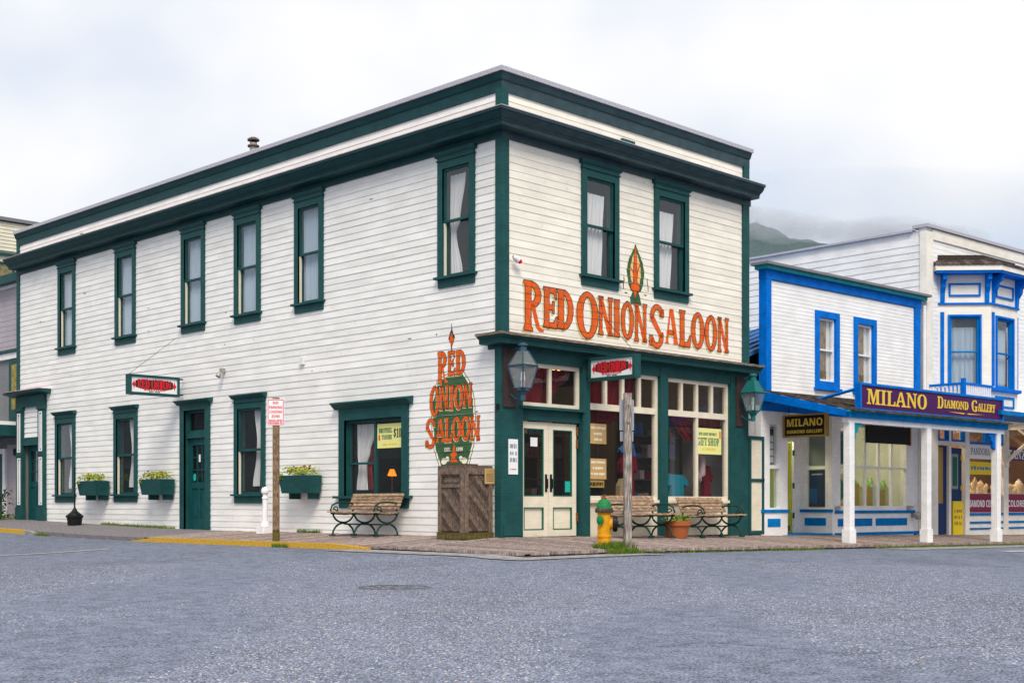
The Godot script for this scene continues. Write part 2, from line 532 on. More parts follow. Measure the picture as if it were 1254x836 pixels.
func make_ground() -> void:
	# the crossing of the two streets, one sheet of asphalt
	var r := M.new()
	r.tint = true
	sheet(r, -32, -2.1, -60, -6, 46, 54, 0.0, road_y)
	sheet(r, -32, -2.1, -6, 40, 90, 140, 0.0, road_y)
	sheet(r, -2.1, 20, 2.6, 40, 66, 112, 0.0, road_y)
	sheet(r, 20, 60, 2.6, 40, 40, 54, 0.0, road_y)
	# worn and patched tone of the surfacing, in broad irregular bands along the wheel tracks
	var qa := noise(0.10, 91, FastNoiseLite.TYPE_SIMPLEX_SMOOTH, 4)
	var qb := noise(0.5, 92, FastNoiseLite.TYPE_SIMPLEX_SMOOTH, 3)
	for i in r.v.size():
		var p := r.v[i]
		var t := 1.0 + 0.40 * qa.get_noise_2d((p.x + p.z) * 2.2, (p.x - p.z) * 0.45) + 0.14 * qb.get_noise_2d(p.x, p.z)
		r.c[i] = Color(t, t, t)
	var road := struct("road", r, "asphalt")
	var earth := M.new()
	earth.quad(Vector3(-3000, -1.2, 3000), Vector3(3000, -1.2, 3000), Vector3(3000, -1.2, -3000), Vector3(-3000, -1.2, -3000))
	earth.bx(-2.0, 60, -0.9, -0.62, -60, 2.5)
	struct("ground", earth, "earth")
	for a in [[-7.4, -4.2, -6.2, -6.05], [9.5, 13.5, 4.6, 4.9]]:
		var p := M.new()
		sheet(p, a[0], a[1], a[2], a[3], 4, 2, 0.009, road_y)
		part(road, "worn_line", p, "line_paint")
	# tar sealed cracks
	rng.seed = 95
	for a in [[Vector2(-9.6, 11.0), Vector2(-8.2, 12.6)], [Vector2(-3.6, 6.2), Vector2(3.0, 8.6)]]:
		var m := M.new()
		var n := 26
		var off := []
		for i in n + 1: off.append(rng.randf_range(-0.05, 0.05) + 0.25 * sin(i * 0.31 + a[0].x))
		var dir: Vector2 = (a[1] - a[0]).normalized()
		var side := Vector2(-dir.y, dir.x)
		for i in n:
			var p: Vector2 = a[0].lerp(a[1], float(i) / n) + side * off[i]
			var q: Vector2 = a[0].lerp(a[1], float(i + 1) / n) + side * off[i + 1]
			var w := side * rng.randf_range(0.003, 0.009)
			var f := func(e: Vector2) -> Vector3: return Vector3(e.x, road_y(e.x, e.y) + 0.006, e.y)
			m.quad(f.call(p - w), f.call(q - w), f.call(q + w), f.call(p + w))
		part(road, "tar_seam", m, "tar")
	# loose and proud stones of the open graded surface
	rng.seed = 77
	var cm := M.new()
	cm.lathe(Vector3.ZERO, [Vector2(0.5, -0.3), Vector2(0.42, 0.25), Vector2(0, 0.42)], 5)
	var mm := MultiMesh.new()
	mm.transform_format = MultiMesh.TRANSFORM_3D
	mm.use_colors = true
	mm.mesh = cm.mesh()
	var spots := []
	var cam := Vector3(-15.935, 0, 16.188)
	while spots.size() < 150000:
		var d := 5.2 + 15.0 * rng.randf()
		var a := rng.randf_range(-0.43, 0.43) - PI / 4
		var p := cam + Vector3(-sin(a), 0, -cos(a)) * d
		if (p.x > -2.8 and p.z < 3.3) or rng.randf() > 5.5 / d + 0.25: continue
		if qa.get_noise_2d((p.x + p.z) * 2.2, (p.x - p.z) * 0.45) + 0.35 * rng.randf() > 0.26: continue
		spots.append(p)
	mm.instance_count = spots.size()
	for i in spots.size():
		var p: Vector3 = spots[i]
		var s := rng.randf_range(0.009, 0.021)
		var bs := Basis(Vector3.UP, rng.randf() * TAU) * Basis.from_scale(Vector3(s, s * rng.randf_range(0.25, 0.5), s * rng.randf_range(0.6, 1.0)))
		mm.set_instance_transform(i, Transform3D(bs, Vector3(p.x, road_y(p.x, p.z), p.z)))
		var g := rng.randf()
		var k := rng.randf_range(0.4, 1.65)
		var c := Color(0.24, 0.265, 0.345)
		if g > 0.90: c = Color(0.44, 0.39, 0.36)
		elif g > 0.80: c = Color(0.42, 0.45, 0.54)
		mm.set_instance_color(i, Color(c.r * k, c.g * k, c.b * k))
	var chips := MultiMeshInstance3D.new()
	chips.name = "road_stones"
	chips.multimesh = mm
	chips.material_override = mt["chip"]
	chips.set_meta("kind", "stuff")
	road.add_child(chips)
	# asphalt walkway where the side street has its driveway, then planks
	var wk := M.new()
	sheet(wk, -2.1, 0.6, -60, -8.6, 4, 60, 0.0, walk_y)
	for k in 52:
		var za := -60.0 + k
		var zb := za + 1.0
		wk.quad(Vector3(-2.1, walk_y(-2.1, za) - 0.4, za), Vector3(-2.1, walk_y(-2.1, zb) - 0.4, zb), Vector3(-2.1, walk_y(-2.1, zb), zb), Vector3(-2.1, walk_y(-2.1, za), za))
	struct("path", wk, "path")
	# boardwalk: every plank its own board, too thin in the picture to part singly
	var pk := M.new()
	pk.tint = true
	rng.seed = 5
	var x := -2.1
	while x < 24.0:
		var wd := 0.136
		plank(pk, x, x + wd, 0.0 if x > -0.02 else 0.0, 2.6, false)
		x += 0.142
	var z := -8.6
	while z < -0.01:
		plank(pk, -2.1, 0.02, z, minf(z + 0.136, 0.0), true)
		z += 0.142
	var deck := struct("boardwalk", M.new().bx(-2.08, 24, -0.75, -0.45, -8.6, 2.58), "post_wood")
	var pl := part(deck, "planks", pk, "plank")
	pl.set_meta("kind", "stuff")
	# outer beam that the planks end on
	var beam := M.new()
	for i in 26:
		var xa := -2.08 + i
		var xb := xa + 0.985
		var ya := walk_y(xa, 2.6) - 0.04
		var yb := walk_y(xb, 2.6) - 0.04
		beam.hexa([Vector3(xa, ya - 0.2, 2.45), Vector3(xb, yb - 0.2, 2.45), Vector3(xb, yb - 0.2, 2.585), Vector3(xa, ya - 0.2, 2.585), Vector3(xa, ya, 2.45), Vector3(xb, yb, 2.45), Vector3(xb, yb, 2.585), Vector3(xa, ya, 2.585)])
	for i in 9:
		var za := -6.2 + i * 0.98
		var ya := walk_y(-2.1, za) - 0.04
		var yb := walk_y(-2.1, minf(za + 0.96, 2.4)) - 0.04
		beam.hexa([Vector3(-2.085, ya - 0.25, za), Vector3(-1.95, ya - 0.25, za), Vector3(-1.95, yb - 0.25, za + 0.96), Vector3(-2.085, yb - 0.25, za + 0.96), Vector3(-2.085, ya, za), Vector3(-1.95, ya, za), Vector3(-1.95, yb, za + 0.96), Vector3(-2.085, yb, za + 0.96)])
	part(deck, "edge_beam", beam, "bin1")
	# yellow kerbstones along the side street
	var kerb := struct("kerb", M.new().bx(-2.2, -2.1, -0.7, -0.5, -26, -1.2), "concrete")
	for k in 26:
		var za := -26.0 + k
		var zb := za + 0.985
		if za > -13.6 and zb < -8.7: continue
		if zb > -0.9: continue
		var painted := za > -9.0 or (k % 3 != 0)
		var low_a := 0.0
		var low_b := 0.0
		if absf(zb + 13.0) < 0.6: low_b = 0.10
		if absf(za + 9.0) < 0.6: low_a = 0.10
		if za > -2.2: low_b = 0.05
		var ya := walk_y(-2.1, za) + 0.012 - low_a
		var yb := walk_y(-2.1, zb) + 0.012 - low_b
		var m := M.new()
		m.hexa([Vector3(-2.27, ya - 0.4, za), Vector3(-2.10, ya - 0.4, za), Vector3(-2.10, yb - 0.4, zb), Vector3(-2.27, yb - 0.4, zb), Vector3(-2.24, ya, za), Vector3(-2.102, ya, za), Vector3(-2.102, yb, zb), Vector3(-2.24, yb, zb)])
		part(kerb, "kerbstone", m, "kerb_yellow" if painted else "concrete")
	# pale concrete gutter round the corner
	var g := M.new()
	sheet(g, -2.75, -2.1, -1.4, 3.2, 3, 12, 0.012, road_y)
	sheet(g, -2.1, 0.6, 2.6, 3.2, 8, 3, 0.012, road_y)
	struct("gutter", g, "concrete")
	var g2 := M.new()
	sheet(g2, 8.0, 24.0, 2.75, 3.6, 12, 3, 0.008, road_y)
	struct("gutter", g2, "concrete")
	# cast iron covers in the road
	for a in [[-6.9, 5.35, 0.40], [-7.3, -9.0, 0.42]]:
		var y := road_y(a[0], a[1]) + 0.004
		var c := thing("manhole_cover", "dark round iron cover set in the asphalt of the crossing" if a[1] > 0 else "dark round iron cover in the side street before the flower boxes", "manhole", at(Vector3(a[0], y, a[1])))
		part(c, "rim", M.new().lathe(Vector3.ZERO, [Vector2(a[2], -0.08), Vector2(a[2], 0.0), Vector2(a[2] - 0.05, 0.003), Vector2(a[2] - 0.05, -0.02)], 40), "manhole")
		part(c, "lid", M.new().lathe(Vector3.ZERO, [Vector2(a[2] - 0.055, -0.05), Vector2(a[2] - 0.055, -0.004), Vector2(0, -0.002)], 40), "manhole")
		for k in 8:
			var an := TAU * k / 8
			part(c, "stud", M.new().lathe(Vector3(cos(an), 0, sin(an)) * a[2] * 0.5, [Vector2(0.03, -0.01), Vector2(0.025, 0.004), Vector2(0, 0.004)], 8), "manhole")

func plank(m: M, x0: float, x1: float, z0: float, z1: float, cross: bool) -> void:
	var k := rng.randf_range(0.72, 1.12)
	var base := Color(0.82, 0.64, 0.60).lerp(Color(0.70, 0.61, 0.62), rng.randf())
	m.col = Color(base.r * k, base.g * k, base.b * k)
	var dy := rng.randf_range(-0.006, 0.006)
	var y00 := walk_y(x0, z0) + dy
	var y10 := walk_y(x1, z0) + dy
	var y11 := walk_y(x1, z1) + dy
	var y01 := walk_y(x0, z1) + dy
	if not cross:
		y10 = y00 - 0.0015; y11 = y01 - 0.0015
	else:
		y01 = y00 - 0.0015; y11 = y10 - 0.0015
	m.hexa([Vector3(x0, y00 - 0.05, z0), Vector3(x1, y10 - 0.05, z0), Vector3(x1, y11 - 0.05, z1), Vector3(x0, y01 - 0.05, z1), Vector3(x0, y00, z0), Vector3(x1, y10, z0), Vector3(x1, y11, z1), Vector3(x0, y01, z1)])

func grass(called: String, label: String, spots: Array, per: int, hgt: float, seed_: int) -> void:
	rng.seed = seed_
	var m := M.new()
	m.tint = true
	for s in spots:   # [x0,x1,z0,z1,density]
		for i in int(per * s[4]):
			var x := rng.randf_range(s[0], s[1])
			var z := rng.randf_range(s[2], s[3])
			var y: float = (road_y(x, z) if z > 2.6 or x < -2.1 else walk_y(x, z)) - 0.02
			var a := rng.randf() * TAU
			var hh := hgt * rng.randf_range(0.4, 1.15)
			var d := Vector3(cos(a), 0, sin(a)) * rng.randf_range(0.006, 0.016)
			var lean := Vector3(rng.randf_range(-1, 1), 0, rng.randf_range(-1, 1)) * hh * 0.5
			var g := rng.randf()
			m.col = Color(0.07, 0.15, 0.02).lerp(Color(0.22, 0.26, 0.03), g * g)
			var p := Vector3(x, y, z)
			m.tri(p - d, p + d, p + Vector3.UP * hh + lean)
	var o := part(self, numbered(called), m, "leaf")
	o.set_meta("label", label)
	o.set_meta("category", "grass")
	o.set_meta("kind", "stuff")

func leaves(m: M, c: Vector3, r: Vector3, count: int, size: float, ca: Color, cb: Color) -> void:
	m.tint = true
	for i in count:
		var p := c + Vector3(rng.randf_range(-1, 1) * r.x, rng.randf_range(-1, 1) * r.y, rng.randf_range(-1, 1) * r.z)
		var bs := Basis.from_euler(Vector3(rng.randf_range(-0.9, 0.9), rng.randf() * TAU, rng.randf_range(-0.9, 0.9)))
		var s := size * rng.randf_range(0.6, 1.3)
		m.col = ca.lerp(cb, rng.randf())
		var a := p + bs * Vector3(-s, 0, 0)
		var e := p + bs * Vector3(s, 0, 0)
		var t := p + bs * Vector3(0, s * 0.25, s * 0.55)
		var u := p + bs * Vector3(0, s * 0.25, -s * 0.55)
		m.tri(a, t, e)
		m.tri(a, e, u)

# ---------------------------------------------------------------- facade pieces (u along the wall, v up, w outwards)
func board(m: M, u0: float, u1: float, v0: float, e: float, t: float) -> void:
	m.hexa([Vector3(u0, v0, 0.0), Vector3(u1, v0, 0.0), Vector3(u1, v0, t), Vector3(u0, v0, t), Vector3(u0, v0 + e + 0.004, 0.0), Vector3(u1, v0 + e + 0.004, 0.0), Vector3(u1, v0 + e + 0.004, t * 0.25), Vector3(u0, v0 + e + 0.004, t * 0.25)])

func spans(u0: float, u1: float, cuts: Array) -> Array:   # what is left of u0..u1 after the cuts
	var out := [[u0, u1]]
	for c in cuts:
		var nx := []
		for s in out:
			if c[1] <= s[0] or c[0] >= s[1]:
				nx.append(s)
				continue
			if c[0] > s[0] + 0.01: nx.append([s[0], c[0]])
			if c[1] < s[1] - 0.01: nx.append([c[1], s[1]])
		out = nx
	return out

# lapped boards, each a piece of its own; openings are the outlines of the casings [u0,u1,v0,v1]
func siding(parent: Node, xf: Transform3D, u0: float, u1: float, v0: float, v1: float, e: float, holes: Array, mk: String, t := 0.026, merge_left := -INF) -> void:
	var rest := M.new()
	var v := v0
	while v < v1 - 0.01:
		var h := minf(e, v1 - v)
		var cuts := []
		for o in holes:
			if v >= o[2] - 0.002 and v + h <= o[3] + 0.002: cuts.append([o[0] + 0.02, o[1] - 0.02])
		for s in spans(u0, u1, cuts):
			if s[1] < merge_left:
				board(rest, s[0], s[1], v, h, t)
				continue
			var m := M.new()
			var du := rng.randf_range(-0.0015, 0.0015)
			# old boards are not quite straight: short lengths, each a little up or down
			var n := maxi(1, int((s[1] - s[0]) / 1.1))
			var dv := []
			var dt := []
			for i in n + 1:
				dv.append(du + (rng.randf_range(-0.0045, 0.0045) if n > 1 else 0.0))
				dt.append(t + rng.randf_range(-0.002, 0.002))
			for i in n:
				var xa := lerpf(s[0], s[1], float(i) / n)
				var xb := lerpf(s[0], s[1], float(i + 1) / n)
				var ta: float = dt[i]
				var tb: float = dt[i + 1]
				var va: float = v + dv[i]
				var vb: float = v + dv[i + 1]
				m.hexa([Vector3(xa, va, 0.0), Vector3(xb, vb, 0.0), Vector3(xb, vb, tb), Vector3(xa, va, ta), Vector3(xa, va + h + 0.008, 0.0), Vector3(xb, vb + h + 0.008, 0.0), Vector3(xb, vb + h + 0.008, tb * 0.2), Vector3(xa, va + h + 0.008, ta * 0.2)])
			part(parent, "siding_board", m, "%s%d" % [mk, rng.randi() % 4], xf)
		v += e
	if rest.v.size() > 0:
		part(parent, "siding_strip", rest, mk + "0", xf).set_meta("kind", "stuff")

func backing(m: M, u0: float, u1: float, v0: float, v1: float, holes: Array, w0: float, w1: float) -> void:
	var vs := [v0, v1]
	for o in holes:
		for k in [2, 3]:
			if o[k] > v0 and o[k] < v1 and not vs.has(o[k]): vs.append(o[k])
	vs.sort()
	for i in vs.size() - 1:
		var cuts := []
		var mid: float = (vs[i] + vs[i + 1]) / 2
		for o in holes:
			if mid > o[2] and mid < o[3]: cuts.append([o[0], o[1]])
		for s in spans(u0, u1, cuts):
			m.bx(s[0], s[1], vs[i], vs[i + 1], w0, w1)

# hanging cloth in folds; st = [[v, ua, ub], ...] from top to bottom
func cloth(st: Array, w: float, folds: float, amp: float, ph := 0.0) -> M:
	var m := M.new()
	var nu := int(folds * 6)
	var nv := 14
	var row := func(t: float) -> Array:
		var k := t * (st.size() - 1)
		var i := mini(int(k), st.size() - 2)
		var f := smoothstep(0.0, 1.0, k - i)
		return [lerpf(st[i][0], st[i + 1][0], k - i), lerpf(st[i][1], st[i + 1][1], f), lerpf(st[i][2], st[i + 1][2], f)]
	var pt := func(t: float, s: float) -> Vector3:
		var r: Array = row.call(t)
		return Vector3(lerpf(r[1], r[2], s), r[0], w + amp * sin(ph + s * folds * TAU + 0.8 * sin(t * 3.0 + ph)) + 0.4 * amp * sin(s * folds * TAU * 2.3 + t * 2.0))
	for i in nu:
		for j in nv:
			var a: Vector3 = pt.call(float(j + 1) / nv, float(i) / nu)
			var c: Vector3 = pt.call(float(j + 1) / nv, float(i + 1) / nu)
			var d: Vector3 = pt.call(float(j) / nv, float(i + 1) / nu)
			var e: Vector3 = pt.call(float(j) / nv, float(i) / nu)
			m.quad(a, c, d, e)
	return m

func ring(m: M, u0: float, u1: float, v0: float, v1: float, k: float, w0: float, w1: float) -> M:
	m.bx(u0, u0 + k, v0, v1, w0, w1)
	m.bx(u1 - k, u1, v0, v1, w0, w1)
	m.bx(u0 + k, u1 - k, v0, v0 + k, w0, w1)
	m.bx(u0 + k, u1 - k, v1 - k, v1, w0, w1)
	return m

# a sash window inside the casing outline u0..u1, v0..v1. style: "up" (head against the frieze) or "down" (crown of its own)
func sash(parent: Node, xf: Transform3D, u0: float, u1: float, v0: float, v1: float, style: String, tm: String, glass: String) -> MeshInstance3D:
	var k := 0.135
	var sill := v0 + 0.20
	var head := v1 - 0.30
	var c := M.new()
	c.bx(u0, u0 + k, sill, head + 0.14, 0.0, 0.052)
	c.bx(u1 - k, u1, sill, head + 0.14, 0.0, 0.052)
	c.bx(u0 + k, u1 - k, head, head + 0.14, 0.0, 0.050)
	# reveal boards back to the sashes
	c.bx(u0 + k - 0.02, u0 + k, sill, head, -0.15, 0.046)
	c.bx(u1 - k, u1 - k + 0.02, sill, head, -0.15, 0.046)
	c.bx(u0 + k, u1 - k, head - 0.002, head + 0.02, -0.15, 0.044)
	var win := part(parent, "window", c, tm, xf)
	var hc := M.new()
	hc.bx(u0 - 0.012, u1 + 0.012, head + 0.14, head + 0.165, 0.0, 0.075)
	hc.bx(u0 + 0.004, u1 - 0.004, head + 0.165, head + 0.22, 0.0, 0.058)
	var cr := PackedVector2Array([Vector2(0, head + 0.22), Vector2(0.07, head + 0.22), Vector2(0.09, head + 0.235), Vector2(0.13, head + 0.28), Vector2(0.15, head + 0.285), Vector2(0.15, head + 0.305), Vector2(0, head + 0.32)])
	if style == "up":
		cr = PackedVector2Array([Vector2(0, head + 0.22), Vector2(0.065, head + 0.22), Vector2(0.09, head + 0.25), Vector2(0.11, head + 0.30), Vector2(0.0, head + 0.30)])
	hc.x = Transform3D(Basis(Vector3(0, 0, 1), Vector3(0, 1, 0), Vector3(-1, 0, 0)), Vector3(u1 + 0.05, 0, 0))
	hc.prism(cr, 0.0, u1 - u0 + 0.1)
	# the profile is drawn in (w, v) and pushed along u
	hc.x = Transform3D.IDENTITY
	part(win, "head_crown", hc, tm)
	var sl := M.new()
	sl.bx(u0 - 0.05, u1 + 0.05, sill - 0.045, sill, -0.1, 0.11)
	part(win, "sill", sl, tm)
	part(win, "apron", b(u0 + 0.005, u1 - 0.005, v0, sill - 0.045, 0.0, 0.045), tm)
	var a := u0 + k
	var z := u1 - k
	var mid := (sill + head) / 2 + 0.03
	part(win, "upper_sash", ring(M.new(), a, z, mid - 0.03, head, 0.045, -0.03, 0.012), tm)
	part(win, "lower_sash", ring(M.new(), a, z, sill, mid + 0.03, 0.05, -0.075, -0.034), tm)
	part(win, "jamb_liner", b(a, a + 0.03, sill, mid - 0.03, -0.033, 0.008), "cream")
	part(win, "pane", b(a + 0.05, z - 0.05, mid + 0.02, head - 0.05, -0.012, -0.006), glass)
	part(win, "pane", b(a + 0.055, z - 0.055, sill + 0.055, mid - 0.025, -0.058, -0.052), glass)
	return win

func lcornice(prof: Array, z0: float, x1: float, tag := 0) -> M:   # swept along the side facade, round the corner and along the front
	var m := M.new()
	var st := []
	for p in prof:
		st.append([Vector3(-p.x, p.y, z0), Vector3(-p.x, p.y, p.x), Vector3(x1, p.y, p.x)])
	var k := prof.size()
	for i in k:
		var j := (i + 1) % k
		if tag != 2: m.quad(st[i][0], st[i][1], st[j][1], st[j][0])
		if tag != 1: m.quad(st[i][1], st[i][2], st[j][2], st[j][1])
	var pl := PackedVector2Array(prof)
	var t := Geometry2D.triangulate_polygon(pl)
	for i in range(0, t.size(), 3):
		var q := [prof[t[i]], prof[t[i + 1]], prof[t[i + 2]]]
		if (q[1] - q[0]).cross(q[2] - q[0]) < 0: q.reverse()
		if tag != 1: m.tri(Vector3(x1, q[0].y, q[0].x), Vector3(x1, q[2].y, q[2].x), Vector3(x1, q[1].y, q[1].x))
		if tag != 2: m.tri(Vector3(-q[0].x, q[0].y, z0), Vector3(-q[1].x, q[1].y, z0), Vector3(-q[2].x, q[2].y, z0))
	return m

# ---------------------------------------------------------------- letters of the painted signs, drawn in a unit box
func arc_band(cx: float, cy: float, rx: float, ry: float, a0: float, a1: float, tx: float, ty: float) -> PackedVector2Array:
	var p := PackedVector2Array()
	var k := 14
	for i in k + 1:
		var a := deg_to_rad(lerpf(a0, a1, float(i) / k))
		p.append(Vector2(cx + rx * cos(a), cy + ry * sin(a)))
	for i in k + 1:
		var a := deg_to_rad(lerpf(a1, a0, float(i) / k))
		p.append(Vector2(cx + (rx - tx) * cos(a), cy + (ry - ty) * sin(a)))
	return p

func rc(x0: float, x1: float, y0: float, y1: float) -> PackedVector2Array:
	return PackedVector2Array([Vector2(x0, y0), Vector2(x1, y0), Vector2(x1, y1), Vector2(x0, y1)])

func stem(x0: float, x1: float) -> PackedVector2Array:   # upright with flared slab serifs
	var s := 0.07
	return PackedVector2Array([Vector2(x0 - s, 0), Vector2(x1 + s, 0), Vector2(x1 + s, 0.05), Vector2(x1, 0.10), Vector2(x1, 0.90), Vector2(x1 + s, 0.95), Vector2(x1 + s, 1), Vector2(x0 - s, 1), Vector2(x0 - s, 0.95), Vector2(x0, 0.90), Vector2(x0, 0.10), Vector2(x0 - s, 0.05)])

func pv(a: Array) -> PackedVector2Array:
	var p := PackedVector2Array()
	for i in range(0, a.size(), 2): p.append(Vector2(a[i], a[i + 1]))
	return p

func glyph(c: String) -> Array:
	match c:
		"R": return [stem(0.10, 0.37), arc_band(0.37, 0.74, 0.50, 0.26, -90, 90, 0.27, 0.10), pv([0.37, 0.56, 0.55, 0.54, 0.80, 0.12, 0.92, 0.05, 1.0, 0.07, 1.0, 0.0, 0.78, 0.0, 0.62, 0.08, 0.37, 0.50])]
		"E": return [stem(0.10, 0.40), pv([0.40, 0.88, 0.72, 0.88, 0.86, 0.74, 0.92, 0.74, 0.90, 1, 0.40, 1]), rc(0.40, 0.66, 0.46, 0.57), pv([0.66, 0.38, 0.76, 0.38, 0.76, 0.66, 0.66, 0.66]), pv([0.40, 0, 0.92, 0, 0.98, 0.28, 0.90, 0.28, 0.74, 0.12, 0.40, 0.12])]
		"D": return [stem(0.10, 0.40), arc_band(0.38, 0.5, 0.58, 0.5, -90, 90, 0.28, 0.11)]
		"O": return [arc_band(0.5, 0.5, 0.5, 0.5, 90, 270, 0.27, 0.10), arc_band(0.5, 0.5, 0.5, 0.5, -90, 90, 0.27, 0.10)]
		"N": return [stem(0.09, 0.25), stem(0.75, 0.91), pv([0.0, 1, 0.30, 1, 0.91, 0.0, 0.66, 0.0, 0.09, 0.88])]
		"I": return [stem(0.22, 0.78)]
		"A": return [pv([0.36, 1, 0.62, 1, 0.96, 0.06, 1.0, 0.0, 0.58, 0.0, 0.66, 0.07]), pv([0.36, 1, 0.46, 1, 0.26, 0.07, 0.34, 0.0, 0.0, 0.0, 0.10, 0.07]), rc(0.24, 0.70, 0.28, 0.38)]
		"L": return [stem(0.10, 0.42), pv([0.42, 0, 0.92, 0, 0.98, 0.32, 0.90, 0.32, 0.72, 0.12, 0.42, 0.12])]
		"S": return [arc_band(0.52, 0.73, 0.46, 0.27, 20, 200, 0.22, 0.10), pv([0.06, 0.70, 0.28, 0.74, 0.92, 0.32, 0.96, 0.24, 0.72, 0.24, 0.08, 0.60]), arc_band(0.48, 0.27, 0.48, 0.27, -160, 20, 0.24, 0.10), rc(0.78, 0.98, 0.74, 0.90), rc(0.0, 0.20, 0.06, 0.26)]
	return []

# paint follows the lapped boards: each outline is cut at every board edge and laid on that board's face
func paint_on(m: M, polys: Array, v0: float, e: float, t: float, lift: float) -> void:
	for p in polys:
		var lo := INF
		var hi := -INF
		for q in p:
			lo = minf(lo, q.y)
			hi = maxf(hi, q.y)
		for i in range(int(floor((lo - v0) / e)), int(floor((hi - v0) / e)) + 1):
			var y0 := v0 + i * e
			var band := rc(-100, 100, y0 + 0.004, y0 + e - 0.001)
			for piece in Geometry2D.intersect_polygons(p, band):
				m.flat(piece, func(q): return Vector3(q.x, q.y, lerpf(t, t * 0.25, (q.y - y0) / e) + lift))

func painted_letters(parent: Node, xf: Transform3D, list: Array, v0: float, e: float, outline: float, shade: Vector2) -> void:
	for a in list:
		var polys := []
		for g in glyph(a[0]):
			var p := PackedVector2Array()
			for q in g: p.append(Vector2(lerpf(a[1], a[2], q.x), lerpf(a[3], a[4], q.y)))
			polys.append(p)
		var fat := []
		var sh := []
		for p in polys:
			for o in Geometry2D.offset_polygon(p, outline, Geometry2D.JOIN_MITER):
				if Geometry2D.is_polygon_clockwise(o): continue
				fat.append(o)
				var mv := PackedVector2Array()
				for q in o: mv.append(q + shade)
				sh.append(mv)
		var am := ArrayMesh.new()
		var o := MeshInstance3D.new()
		o.name = "painted_letter"
		for k in 3:
			var m := M.new()
			paint_on(m, [sh, fat, polys][k], v0, e, 0.0168 if v0 < 0.0 else 0.0133, 0.0016 * (k + 1))
			am.add_surface_from_arrays(Mesh.PRIMITIVE_TRIANGLES, m.arrays())
			am.surface_set_material(k, mt[["paint_shadow", "paint_black", "orange"][k]])
		o.mesh = am
		o.transform = xf
		parent.add_child(o, true)

func painted(parent: Node, xf: Transform3D, called: String, polys: Array, v0: float, lift: float, mk: String) -> void:
	var m := M.new()
	paint_on(m, polys, v0, EXPO, 0.0168 if v0 < 0.0 else 0.0133, lift)
	part(parent, called, m, mk, xf)

func oval(cx: float, cy: float, rx: float, ry: float, k := 20) -> PackedVector2Array:
	var p := PackedVector2Array()
	for i in k: p.append(Vector2(cx + rx * cos(TAU * i / k), cy + ry * sin(TAU * i / k)))
	return p

# ---------------------------------------------------------------- the saloon
var saloon: Node3D
const UPPER := [[-16.84, -15.88], [-13.74, -12.74], [-10.60, -9.60], [-8.38, -7.38], [-6.12, -5.14], [-1.64, -0.66]]
const LOWER := [[-17.0, -15.88, 0.63, 3.02], [-13.8, -12.65, 0.63, 3.0], [-8.38, -7.2, 0.60, 2.96]]

